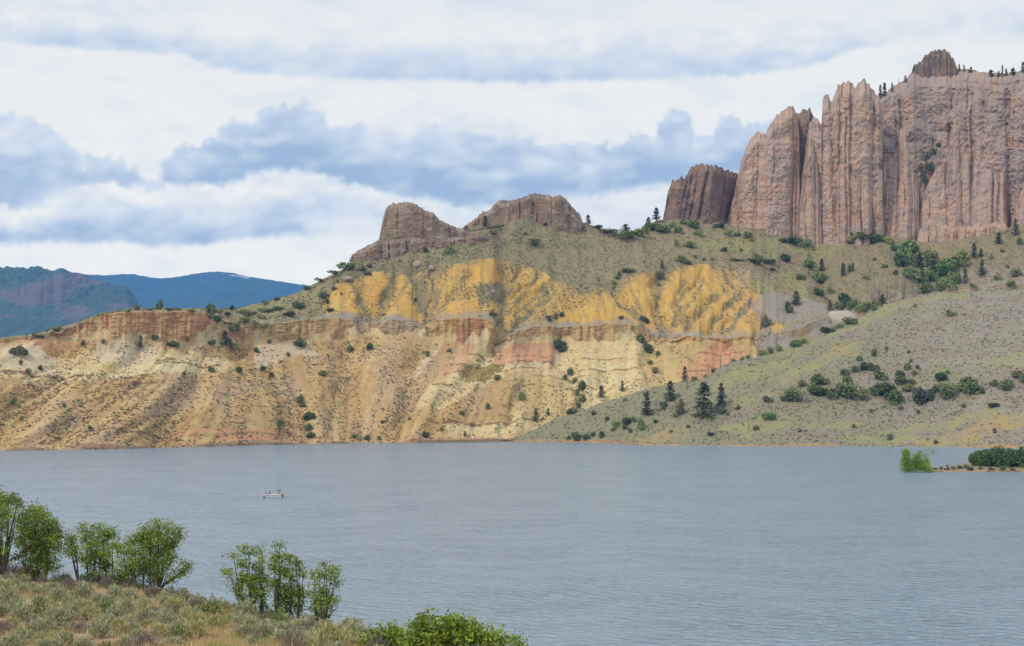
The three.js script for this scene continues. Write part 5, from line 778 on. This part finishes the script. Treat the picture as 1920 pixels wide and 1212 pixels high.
leafyTree('oak_tree', 'broadest bright green oak, with a low crooked bough reaching over the water', 'tree', null, 97, [268, 1106], [[300, 984, 14, 8], [284, 992, 16, 10], [318, 992, 12, 9], [337, 993, 6, 6], [332, 1006, 8, 8], [268, 1006, 14, 11], [298, 1006, 22, 13], [322, 1018, 12, 12], [246, 1018, 15, 10], [282, 1022, 24, 16], [308, 1034, 20, 14], [228, 1034, 12, 13], [258, 1038, 24, 16], [326, 1044, 10, 10], [288, 1050, 26, 15], [242, 1060, 20, 15, 1.1], [312, 1058, 14, 10], [268, 1068, 24, 13, 0.8], [300, 1074, 16, 10, 0.7], [232, 1078, 14, 12, 0.8], [252, 1086, 16, 10, 0.65], [282, 1090, 14, 9, 0.65],
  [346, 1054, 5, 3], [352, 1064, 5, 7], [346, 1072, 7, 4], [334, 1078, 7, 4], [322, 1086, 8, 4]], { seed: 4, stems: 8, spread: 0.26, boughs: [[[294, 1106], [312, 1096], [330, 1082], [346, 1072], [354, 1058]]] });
const CL = 'slender oaks of the open clump';
[
  ['leaning slender oak at the left end of the open clump', [456, 1142], [[424, 1074, 8, 6], [436, 1081, 8, 8], [439, 1044, 9, 6], [455, 1057, 11, 10], [454, 1090, 12, 11], [446, 1104, 8, 7]]],
  ['slender oak with the single high tuft, second in the open clump', [474, 1146], [[457, 1027, 6, 5], [466, 1038, 7, 6], [475, 1062, 9, 9], [477, 1085, 9, 11], [481, 1106, 10, 8]]],
  ['slender dense oak third in the open clump', [492, 1149], [[486, 1030, 8, 7], [492, 1046, 9, 6], [491, 1068, 10, 9], [495, 1084, 10, 8], [487, 1110, 8, 8]]],
  ['tallest slender oak in the middle of the open clump', [517, 1156], [[525, 1023, 10, 4], [511, 1040, 9, 7], [532, 1044, 12, 7], [518, 1057, 13, 9], [530, 1072, 13, 11], [520, 1095, 10, 9]]],
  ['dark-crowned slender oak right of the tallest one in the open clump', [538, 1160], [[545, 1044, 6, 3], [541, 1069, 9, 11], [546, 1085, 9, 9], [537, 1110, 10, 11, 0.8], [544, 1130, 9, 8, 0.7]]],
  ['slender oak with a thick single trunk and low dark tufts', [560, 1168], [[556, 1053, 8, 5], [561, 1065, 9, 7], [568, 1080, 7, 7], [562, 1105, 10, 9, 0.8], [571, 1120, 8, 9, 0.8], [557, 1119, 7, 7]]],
  ['short thin oak beside the gap in the clump', [592, 1172], [[589, 1075, 7, 7], [590, 1100, 7, 7], [597, 1133, 6, 6]]],
  ['separate slender oak at the right end of the clump over the water', [606, 1176], [[611, 1062, 8, 6], [599, 1075, 9, 7], [622, 1070, 7, 5], [629, 1079, 6, 7], [613, 1085, 10, 8], [631, 1095, 6, 8], [606, 1105, 9, 11, 0.85], [618, 1120, 6, 5], [628, 1128, 7, 3]]],
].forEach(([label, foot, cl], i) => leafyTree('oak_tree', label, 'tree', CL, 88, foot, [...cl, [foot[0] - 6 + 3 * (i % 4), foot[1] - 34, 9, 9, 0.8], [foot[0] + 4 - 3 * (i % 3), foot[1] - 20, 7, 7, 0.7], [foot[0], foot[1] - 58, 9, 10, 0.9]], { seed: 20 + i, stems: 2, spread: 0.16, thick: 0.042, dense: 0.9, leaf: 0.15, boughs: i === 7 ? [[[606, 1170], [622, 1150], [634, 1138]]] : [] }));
leafyTree('oak_shrub', 'leafy oak bush at the bottom edge beside the dry slope', 'shrub', null, 72, [728, 1238], [[700, 1188, 8, 6], [706, 1200, 14, 10], [740, 1180, 8, 8], [732, 1192, 20, 9], [750, 1196, 14, 10], [722, 1208, 26, 12], [750, 1214, 16, 10], [690, 1212, 10, 8]], { seed: 40, stems: 6, green: [0.26, 0.36, 0.05] });
leafyTree('oak_shrub', 'largest leafy oak bush at the bottom edge with twiggy top against the water', 'shrub', null, 72, [850, 1262], [[790, 1172, 12, 7], [803, 1162, 5, 6], [786, 1186, 16, 10], [812, 1184, 20, 12], [845, 1166, 10, 6], [856, 1174, 14, 9], [838, 1192, 22, 12], [872, 1186, 16, 12], [884, 1174, 6, 6], [892, 1198, 18, 10], [800, 1204, 28, 10], [856, 1208, 28, 10], [906, 1192, 12, 7], [924, 1190, 7, 5], [920, 1204, 14, 8], [942, 1204, 8, 4], [780, 1212, 14, 8]], { seed: 41, stems: 9, spread: 0.3, green: [0.26, 0.36, 0.05] });
leafyTree('oak_shrub', 'tip of a small leafy bush at the bottom edge right of the large one', 'shrub', null, 70, [966, 1275], [[964, 1200, 5, 5], [970, 1207, 9, 6], [976, 1216, 9, 7]], { seed: 42, stems: 2, green: [0.26, 0.36, 0.05] });

// brush: silver sagebrush, green rabbitbrush and bare twigs, each clump a thing of its own
{
  const clump = (seed, leafC, twigC, { n = 250, len = 0.13, wid = 0.036, bare = 0, flat = 1 } = {}) => {
    const r = rng(seed), L = new Leaves();
    for (let i = 0; i < n; i++) {
      const a = r() * 6.283, el = Math.pow(r(), 0.8) * 1.35, k = 0.45 + 0.55 * Math.sqrt(r()), lump = 0.85 + 0.25 * Math.sin(a * 3 + seed) * Math.cos(el * 2 + seed);
      const dx = Math.cos(a) * Math.cos(el), dy = Math.sin(el), dz = Math.sin(a) * Math.cos(el), x = dx * 0.5 * k * lump, y = dy * 0.85 * k * lump * flat + 0.05, z = dz * 0.5 * k * lump;
      let ux = dx * 0.7 + (r() - 0.5) * 0.7, uy = dy + 0.5 + (r() - 0.5) * 0.5, uz = dz * 0.7 + (r() - 0.5) * 0.7; const l = Math.hypot(ux, uy, uz); ux /= l; uy /= l; uz /= l;
      const t = r() * 6.283, vx0 = Math.cos(t), vz0 = Math.sin(t), dot = vx0 * ux + vz0 * uz; let vx = vx0 - dot * ux, vy = -dot * uy, vz = vz0 - dot * uz; const q = Math.hypot(vx, vy, vz) || 1;
      const isTwig = r() < bare || k < 0.62;
      L.leaf(x, y, z, ux, uy, uz, vx / q, vy / q, vz / q, len * (0.7 + 0.8 * r()) * (isTwig ? 1.5 : 1), (isTwig ? 0.012 : wid) * (0.7 + 0.6 * r()), vary(r, isTwig ? twigC : leafC, 0.22));
    }
    for (let i = 0; i < 9; i++) { const a = r() * 6.283, d = 0.15 + 0.25 * r(); L.tube([V(0.03 * Math.cos(a), -0.06, 0.03 * Math.sin(a)), V(Math.cos(a) * d, 0.4, Math.sin(a) * d)], 0.016, 0.006, 4, twigC); }
    return L.geometry();
  };
  const twig = [0.13, 0.105, 0.095], kinds = [
    ['sagebrush', 'silver sagebrush clump', 'sagebrush', 'silver sagebrush clumps on the near slope', [1, 2, 3, 4].map((i) => clump(i, [0.39, 0.40, 0.24], twig, { n: 560, wid: 0.044 }))],
    ['rabbitbrush', 'yellow-green brush clump', 'rabbitbrush', 'yellow-green brush clumps on the near slope', [5, 6].map((i) => clump(i, [0.42, 0.40, 0.18], twig, { n: 520, wid: 0.034 }))],
    ['dead_brush', 'bare purple-grey twig brush', 'dead brush', 'bare twig brush on the near slope', [7, 8, 9].map((i) => clump(i, [0.26, 0.215, 0.195], [0.20, 0.165, 0.15], { n: 420, bare: 0.8, len: 0.16 }))],
    ['green_bush', 'low green bush', 'bush', 'dark green bushes on the near slope', [10, 11].map((i) => clump(i, [0.15, 0.20, 0.06], twig, { n: 320, wid: 0.05, len: 0.1 }))],
  ];
  const r = rng(808), spots = [], first = {};
  const crestPy = (px, D) => nearSlope.find(px, 1200);
  const place = (px, D, k, v, w, h, label, grp) => {
    const c = clamp(Math.round(((px - nearSlope.px0) / (nearSlope.px1 - nearSlope.px0)) * (nearSlope.nc - 1)), 0, nearSlope.nc - 1); let o = c * nearSlope.nr * 3; while (-nearSlope.pos[o + 2] < D && o < (c + 1) * nearSlope.nr * 3 - 3) o += 3;
    const p = V(((px - MIDDLE) / FOCAL) * -nearSlope.pos[o + 2], nearSlope.pos[o + 1], nearSlope.pos[o + 2]), [name, , cat, , shapes] = kinds[k], key = k + '_' + v;
    const b = first[key] ? first[key].clone() : (first[key] = new THREE.Mesh(shapes[v], FOLIAGE));
    b.position.copy(p); b.position.y -= 0.05; b.rotation.y = r() * 6.283; b.scale.set(w, h, w); tag(b, label, cat, grp); put(b, name);
  };
  for (let tries = 0; tries < 9000 && spots.length < 285; tries++) {
    const px = -60 + 820 * r(), cd = nearDist(px), D = lerp(cd * 0.62, cd + 4, Math.pow(r(), 0.8)), x = (px - MIDDLE) / FOCAL * D, size = 0.76 + 0.8 * r() * r() + 0.2 * r();
    if (HORIZON + (EYE - lerp(21, 20, 0)) / D * FOCAL < 1000) continue;
    if (spots.some((s) => Math.hypot(s[0] - x, (s[1] - D)) < (s[2] + size) * 0.42)) continue;
    const bare = fbm(x / 3.5, -D / 3.5, 3); if ((bare > 0.2 && r() < 0.7) || (px > 370 && D < cd - 4 && r() < 0.5)) continue;
    spots.push([x, D, size]);
    const nearTrees = (px > 30 && px < 340 && D > cd - 7) || (px > 430 && px < 640 && D > cd - 5), u = r();
    const k = nearTrees ? (u < 0.5 ? 2 : u < 0.8 ? 0 : 3) : px > 380 ? (u < 0.5 ? 0 : u < 0.82 ? 1 : u < 0.94 ? 2 : 3) : (u < 0.68 ? 0 : u < 0.86 ? 1 : u < 0.95 ? 2 : 3);
    const f = (D - cd * 0.62) / (cd * 0.38), where = nearTrees ? (px < 345 ? 'at the feet of the broad oaks' : 'at the feet of the slender oaks') : (f > 0.8 ? 'high' : f > 0.4 ? 'midway up' : 'low') + ' on the near slope, ' + (px < 230 ? 'left' : px < 470 ? 'middle' : 'right') + ' part';
    place(px, D, k, Math.floor(r() * kinds[k][4].length), size * 1.15, size * (0.66 + 0.26 * r()), (size > 1.05 ? 'big ' : size > 0.82 ? 'middling ' : 'small ') + kinds[k][1] + ' ' + where, kinds[k][3]);
  }
  place(343, nearDist(343) - 1, 0, 1, 1.15, 1.25, 'tall upright sagebrush on the crest right of the broadest oak, against the water');
  place(325, nearDist(325) + 0.5, 2, 0, 1.2, 1.0, 'bare twig brush on the crest between the broadest oak and the upright sagebrush');
  // grass and litter between the clumps
  const gl = (seed, c) => { const q = rng(seed), L = new Leaves(); for (let i = 0; i < 16; i++) { const a = q() * 6.283, d = 0.16 * q(), t = 0.5 * (q() - 0.5), b = q() * 6.283, h = 0.14 + 0.16 * q(); L.leaf(Math.cos(a) * d + t * 0.1, h * 0.45, Math.sin(a) * d, t, Math.sqrt(1 - t * t), 0, Math.cos(b), 0, Math.sin(b), h, 0.014, vary(q, c, 0.25)); } return L.geometry(); };
  const M = [], T = [], m4 = new THREE.Matrix4(), qt = new THREE.Quaternion(), { nc, nr, pos } = nearSlope;
  for (let i = 0; i < 9000; i++) {
    const px = -120 + 950 * r(), c = clamp(Math.round(((px - nearSlope.px0) / (nearSlope.px1 - nearSlope.px0)) * (nc - 1)), 0, nc - 1), cd = nearDist(px), D = lerp(cd * 0.6, cd + 6, r()); let o = c * nr * 3; while (-pos[o + 2] < D && o < (c + 1) * nr * 3 - 3) o += 3;
    const x = ((px - MIDDLE) / FOCAL) * -pos[o + 2]; if (fbm(x / 3.5, pos[o + 2] / 3.5, 3) > 0.02 + (px > 380 ? 0.3 : 0)) continue;
    const z = pos[o + 2] + (r() - 0.5) * 0.5, s = 0.7 + 0.8 * r(); qt.setFromAxisAngle(V(0, 1, 0), r() * 6.283); m4.compose(V(x, pos[o + 1] - 0.02, z), qt, V(s, s * (0.7 + 0.5 * r()), s)); M.push(m4.clone());
    const green = smooth(0.15, 0.35, fbm(x / 4 + 50, z / 4, 3)); T.push(new THREE.Color(lerp(1.0, 0.55, green), lerp(0.95, 0.85, green), lerp(0.9, 0.4, green)).multiplyScalar(0.75 + 0.5 * r()));
  }
  const im = new THREE.InstancedMesh(gl(3, [0.50, 0.42, 0.23]), FOLIAGE, M.length); M.forEach((x, i) => { im.setMatrixAt(i, x); im.setColorAt(i, T[i]); });
  tag(im, 'dry straw grass tufts growing between the sagebrush clumps', 'grass', null, 'stuff'); put(im, 'grass');
  [[181, 1128, 24, 12, 'grey boulder half hidden in sagebrush below the third oak'], [226, 1166, 28, 9, 'flat grey boulder in sagebrush near the bottom of the slope']].forEach(([px, py, w, h, label], i) => { const p = nearSlope.find(px, py), m = -p.z / FOCAL, b = new THREE.Mesh(BOULDER[i], new THREE.MeshStandardMaterial({ name: 'lichen_rock', color: new THREE.Color(0.26, 0.245, 0.26), roughness: 0.9 })); b.position.copy(p); b.position.y += 0.12; b.scale.set(w * m / 2, h * m / 1.2, w * m / 2); b.rotation.y = 1 + i; tag(b, label, 'boulder'); put(b, 'boulder'); });
}
// ---------------------------------------------------------------- the low spit of land in the lake
const spitTop = curve([[1690, 887], [1735, 886], [1748, 880], [1780, 876], [1820, 868], [1870, 865], [1920, 865], [2200, 860]]);
const spit = new Sheet(1700, 2300, 300, (px) => {
  const e = smooth(1720, 1770, px), D0 = 90000 / (887 - 1 - HORIZON), a = [-0.6, D0 - 1], b = [-0.35 + 0.95 * e, D0 + 1.2], D2 = D0 + 6 + 34 * e, c = line(Math.min(spitTop(px), 887), D2);
  const c2 = [lerp(-0.3, c[0], e), D2]; return [a, b, c2, [c2[0] - 0.1, D2 + 8], [-1.5, D2 + 26]];
}, [10, 46, 6, 12]);
spit.shape((x, y, z, s, t) => (s === 0 ? 0.25 * fbm(x / 3, y * 2, 3) : 0.25 * fbm(x / 5, z / 5, 3)));
{
  const a = col('#a3876f'), b = col('#8f8559'), d = col('#6a5848');
  tag(put(spit.mesh(EARTH, (x, y, z, s) => { const n = fbm(x / 6, z / 6, 3); let k = s === 0 ? mix3(a, d, smooth(-0.1, 0.3, n)) : mix3(a, b, smooth(-0.25, 0.1, n)); const f = 1 + 0.15 * noise(x * 1.5, z * 1.5); return [k[0] * f, k[1] * f, k[2] * f]; }), 'spit'), 'low sandy spit of land that reaches into the lake at the picture edge', 'spit', null, 'structure');
  const big = [1, 2].map((i) => shrubGeometry(i * 77, [0.095, 0.165, 0.042], 14, 2600, 0.15)); SHAPES.spitOak = big;
  grow(spit, [[1829, 873, 26, 22, 'spitOak', 'small outer bush at the left end of the dark thicket on the spit'], [1850, 874, 50, 33, 'spitOak', 'left big bush of the dark thicket on the spit'], [1878, 875, 46, 36, 'spitOak', 'middle big bush of the dark thicket on the spit'], [1904, 875, 44, 35, 'spitOak', 'right big bush of the dark thicket on the spit, at the picture edge'], [1935, 876, 50, 36, 'spitOak', 'bush of the dark thicket on the spit cut off by the picture edge'],
    ...many('grey', 'low grey-green bush along the low shore of the spit', 'low bushes on the spit', [[1755, 879, 10, 5], [1764, 878, 10, 6], [1776, 879, 12, 6], [1788, 878, 12, 7], [1800, 876, 13, 7], [1812, 875, 14, 8], [1822, 879, 14, 7], [1840, 878, 12, 6], [1860, 879, 14, 6], [1777, 868, 6, 4], [1880, 879, 14, 7], [1900, 880, 12, 6]])]);
  const at2 = (px, py) => onLake(px, py).add(V(0, -0.1, 0));
  leafyTree('willow_bush', 'bright lime-green bush standing at the tip of the spit in the water', 'shrub', null, 712, [1718, 886], [[1700, 852, 6, 9, 0.85], [1700, 866, 8, 11, 0.9], [1699, 878, 7, 8], [1718, 855, 5, 6, 0.9], [1717, 866, 8, 8], [1712, 876, 11, 9], [1727, 874, 10, 9], [1738, 868, 6, 7, 1.1], [1737, 878, 9, 7]], { seed: 60, stems: 7, spread: 1.3, leaf: 0.55, green: [0.30, 0.44, 0.05], base: at2(1718, 886), thick: 0.06, depth: 0.7, dense: 8 });
  leafyTree('willow_tree', 'thin pale tree with an open tilted crown rising behind the lime-green bush', 'tree', null, 712, [1731, 884], [[1733, 836, 8, 3, 1.1], [1743, 842, 6, 6, 1.1], [1747, 850, 4, 4], [1728, 850, 6, 5, 0.6], [1738, 856, 5, 4, 0.6], [1724, 858, 4, 3, 0.6]], { seed: 61, stems: 2, spread: 0.8, leaf: 0.45, green: [0.30, 0.36, 0.10], base: at2(1731, 884.5), thick: 0.1, bark: [0.3, 0.25, 0.2], depth: 0.7, dense: 1.6 });
}
// ---------------------------------------------------------------- pontoon boat with its party
{
  const paint = (n, c, rough = 0.45, metal = 0) => new THREE.MeshStandardMaterial({ name: n, color: new THREE.Color(...c), roughness: rough, metalness: metal, side: THREE.DoubleSide });
  const white = paint('boat_white', [0.78, 0.74, 0.72]), alu = paint('pontoon_metal', [0.55, 0.56, 0.57], 0.35, 0.7), dark = paint('dark_trim', [0.03, 0.04, 0.06]), navy = paint('canopy_cloth', [0.025, 0.035, 0.09], 0.85), beige = paint('deck_carpet', [0.3, 0.25, 0.22], 0.9), seatM = paint('seat_vinyl', [0.62, 0.52, 0.48], 0.6), red = paint('red_stripe', [0.35, 0.10, 0.09]);
  const b = new THREE.Group(), c0 = onLake(510, 934); b.position.copy(c0); b.rotation.y = 0.06;
  const box = (w, h, d, x, y, z, m, name, parent = b) => { const g = new THREE.BoxGeometry(w, h, d, 2, 1, 1); g.translate(x, y, z); return part(g, m, name, parent); };
  for (const s of [-1, 1]) {
    const g = new THREE.LatheGeometry([[0, -3.55], [0.05, -3.5], [0.2, -3.2], [0.31, -2.7], [0.33, -2.0], [0.33, 3.1], [0.26, 3.18], [0, 3.2]].map(([r, y]) => new THREE.Vector2(r, y)), 18); g.rotateZ(-Math.PI / 2); g.translate(0, 0.14, s * 0.85); part(g, alu, 'pontoon', b);
    const n = new THREE.CylinderGeometry(0.335, 0.335, 0.9, 18, 1, true); n.rotateZ(Math.PI / 2); n.translate(-2.5, 0.14, s * 0.85); part(n, dark, 'pontoon_band', b);
  }
  box(6.3, 0.12, 2.4, 0, 0.52, 0, beige, 'deck'); box(6.34, 0.1, 2.44, 0, 0.52, 0, white, 'deck_edge').scale.set(1.001, 0.9, 1.002);
  const fence = (x0, x1, z, y0 = 0.60, h = 0.62) => { const p = box(x1 - x0, h, 0.05, (x0 + x1) / 2, y0 + h / 2, z, white, 'fence_panel'); box(x1 - x0 + 0.04, 0.05, 0.07, (x0 + x1) / 2, y0 + h + 0.025, z, alu, 'rail', p); box(x1 - x0 - 0.1, 0.10, 0.06, (x0 + x1) / 2, y0 + h * 0.35, z, z > 0 && x0 > 0.6 ? red : dark, 'stripe', p).scale.z = 1.05; };
  for (const z of [-1.15, 1.15]) { fence(-2.6, -0.5, z); fence(-0.42, 0.9, z); fence(0.98, 3.0, z); }
  const gf = new THREE.BoxGeometry(0.05, 0.62, 2.2); gf.translate(-2.65, 0.91, 0); part(gf, white, 'fence_panel', b); const gb = new THREE.BoxGeometry(0.05, 0.62, 2.2); gb.translate(3.05, 0.91, 0); part(gb, white, 'fence_panel', b);
  for (const [x, z, w, d] of [[-1.9, 0.75, 1.3, 0.6], [-1.9, -0.75, 1.3, 0.6], [0.7, 0.75, 1.1, 0.6], [0.7, -0.75, 1.1, 0.6], [2.5, -0.4, 0.6, 1.3]]) { const s = box(w, 0.4, d, x, 0.78, z, seatM, 'seat'); box(w, 0.5, 0.12, x, 1.18, z + Math.sign(z) * (d / 2 - 0.08), seatM, 'backrest', s); }
  const con = new THREE.BoxGeometry(0.6, 0.9, 0.7); con.translate(1.75, 1.03, 0.7); part(con, white, 'console', b);
  const mot = new THREE.CapsuleGeometry(0.24, 0.5, 4, 10); mot.translate(3.4, 0.72, 0); part(mot, dark, 'motor', b);
  { // raised cloth canopy, sloping up to the stern
    const g = new THREE.PlaneGeometry(1.7, 2.3, 10, 10), p = g.attributes.position; for (let i = 0; i < p.count; i++) { const u = p.getX(i) / 0.85, v = p.getY(i) / 1.15; p.setZ(i, 0.16 * (1 - u * u) * 0.4 + 0.14 * (1 - v * v) + 0.12 * u); } g.rotateX(-Math.PI / 2); const g2 = g.clone(); g2.translate(0, -0.07, 0); const m = mergeGeometries([g, g2]); m.translate(2.15, 2.42, 0); m.computeVertexNormals(); part(m, navy, 'canopy', b);
    for (const z of [-1.12, 1.12]) for (const [xa, xb] of [[1.9, 1.4], [2.1, 2.9]]) { const len = Math.hypot(xb - xa, 1.2), t = new THREE.CylinderGeometry(0.02, 0.02, len, 6); t.rotateZ(-Math.atan2(xb - xa, 1.2)); t.translate((xa + xb) / 2, 1.85, z); part(t, alu, 'canopy_pole', b); }
  }
  tag(b, 'small white pontoon boat with a dark raised canopy and people aboard, out on the lake', 'boat'); put(b, 'pontoon_boat'); b.updateMatrixWorld();

  const figure = (joints, shirt, trousers, hair) => {
    const bones = joints.bones, R = 44, size = 1.1, mc = new MarchingCubes(R, white, false, false, 60000); mc.isolation = 0; const f = mc.field;
    const sd = (x, y, z, [ax, ay, az, ra], [bx, by, bz, rb]) => { const dx = bx - ax, dy = by - ay, dz = bz - az, t = clamp(((x - ax) * dx + (y - ay) * dy + (z - az) * dz) / (dx * dx + dy * dy + dz * dz + 1e-9)); return Math.hypot(x - ax - dx * t, y - ay - dy * t, z - az - dz * t) - lerp(ra, rb, t); };
    for (let k = 0; k < R; k++) for (let j = 0; j < R; j++) for (let i = 0; i < R; i++) {
      const x = ((i - R / 2) / (R / 2)) * size, y = ((j - R / 2) / (R / 2)) * size + 0.85, z = ((k - R / 2) / (R / 2)) * size; let s = 0;
      for (const [a, q] of bones) s += Math.exp(-28 * sd(x, y, z, a, q));
      f[k * R * R + j * R + i] = Math.log(s + 1e-12) / 28;
    }
    mc.update();
    const n = mc.count, pos = new Float32Array(n * 3), c = new Float32Array(n * 3), skin = [0.42, 0.26, 0.19];
    for (let i = 0; i < n; i++) {
      const x = mc.positionArray[i * 3] * size, y = mc.positionArray[i * 3 + 1] * size + 0.85, z = mc.positionArray[i * 3 + 2] * size; pos.set([x, y, z], i * 3);
      const h = joints.head, up = y - h[1], k = Math.hypot(x - h[0], y - h[1], z - h[2]) < 0.2 ? (up > 0.03 || x - h[0] > 0.05 ? hair : skin) : y > joints.hip - 0.02 && Math.abs(x - joints.hipX) < 0.3 ? shirt : y < 0.25 ? skin : trousers; c.set(k, i * 3);
    }
    let g = geo(pos, null, c); g.deleteAttribute('normal'); g = mergeVertices(g, 1e-4); g.computeVertexNormals(); return g;
  };
  // seated, facing the bow (-x); feet at 0, seat at 0.45
  const seated = { hip: 0.5, hipX: 0, head: [0, 1.22, 0], bones: [[[0, 0.52, 0, 0.15], [0.02, 0.95, 0, 0.17]], [[0.02, 0.95, 0, 0.09], [0, 1.1, 0, 0.06]], [[0, 1.18, 0, 0.09], [0, 1.28, 0, 0.1]], [[-0.08, 1.2, 0, 0.03], [-0.1, 1.18, 0, 0.025]], ...[-1, 1].flatMap((s) => [[[0, 0.5, s * 0.1, 0.09], [-0.42, 0.52, s * 0.12, 0.07]], [[-0.42, 0.52, s * 0.12, 0.065], [-0.45, 0.1, s * 0.12, 0.045]], [[-0.44, 0.05, s * 0.12, 0.045], [-0.6, 0.04, s * 0.13, 0.04]], [[0.02, 0.95, s * 0.2, 0.06], [-0.05, 0.68, s * 0.25, 0.05]], [[-0.05, 0.68, s * 0.25, 0.045], [-0.28, 0.6, s * 0.16, 0.035]], [[-0.28, 0.6, s * 0.16, 0.04], [-0.36, 0.59, s * 0.14, 0.03]]])] };
  const standing = { hip: 0.85, hipX: 0, head: [-0.04, 1.58, 0], bones: [[[0, 0.88, 0, 0.15], [0, 1.33, 0, 0.17]], [[0, 1.33, 0, 0.09], [-0.02, 1.48, 0, 0.06]], [[-0.03, 1.54, 0, 0.09], [-0.04, 1.65, 0, 0.1]], [[-0.11, 1.57, 0, 0.03], [-0.14, 1.55, 0, 0.025]], ...[-1, 1].flatMap((s) => [[[0, 0.86, s * 0.1, 0.1], [-0.03, 0.46, s * 0.11, 0.07]], [[-0.03, 0.46, s * 0.11, 0.07], [0.02, 0.08, s * 0.12, 0.045]], [[0.02, 0.05, s * 0.12, 0.05], [-0.16, 0.04, s * 0.13, 0.04]], [[0, 1.33, s * 0.2, 0.06], [0.06, 1.05, s * 0.27, 0.05]], [[0.06, 1.05, s * 0.27, 0.045], [-0.16, 0.92, s * 0.26, 0.035]], [[-0.16, 0.92, s * 0.26, 0.04], [-0.23, 0.9, s * 0.25, 0.03]]])] };
  const PM = new THREE.MeshStandardMaterial({ name: 'cloth_and_skin', vertexColors: true, roughness: 0.85 }), hair = [0.03, 0.022, 0.018];
  const person = (j, x, y, z, turn, shirt, trousers, label) => { const m = new THREE.Mesh(figure(j, shirt, trousers, hair), PM); m.position.copy(b.localToWorld(V(x, y, z))); m.rotation.y = turn + 0.06; tag(m, label, 'person', null); put(m, 'person'); };
  person(seated, -2.1, 0.55, 0.62, 2.2, [0.05, 0.06, 0.09], [0.06, 0.07, 0.1], 'person in dark clothes seated nearest the bow of the boat');
  person(seated, -1.6, 0.55, 0.7, 1.6, [0.08, 0.06, 0.10], [0.05, 0.05, 0.07], 'person in a dark top seated between the bow sitter and the one in maroon');
  person(standing, -0.75, 0.58, 0.2, 0.3, [0.10, 0.015, 0.035], [0.09, 0.02, 0.04], 'person in maroon standing up in the front half of the boat');
  person(seated, 0.5, 0.55, 0.65, 0.4, [0.55, 0.55, 0.58], [0.2, 0.2, 0.24], 'person in a pale top seated amidships, the one nearer the bow');
  person(seated, 1.05, 0.55, 0.65, 2.8, [0.5, 0.47, 0.45], [0.12, 0.12, 0.14], 'person in a pale top seated amidships beside the console');
  person(standing, 2.2, 0.58, 0.35, 0.1, [0.07, 0.04, 0.045], [0.06, 0.05, 0.06], 'person in dark clothes standing at the wheel under the canopy');
}
renderer.render(scene, camera);
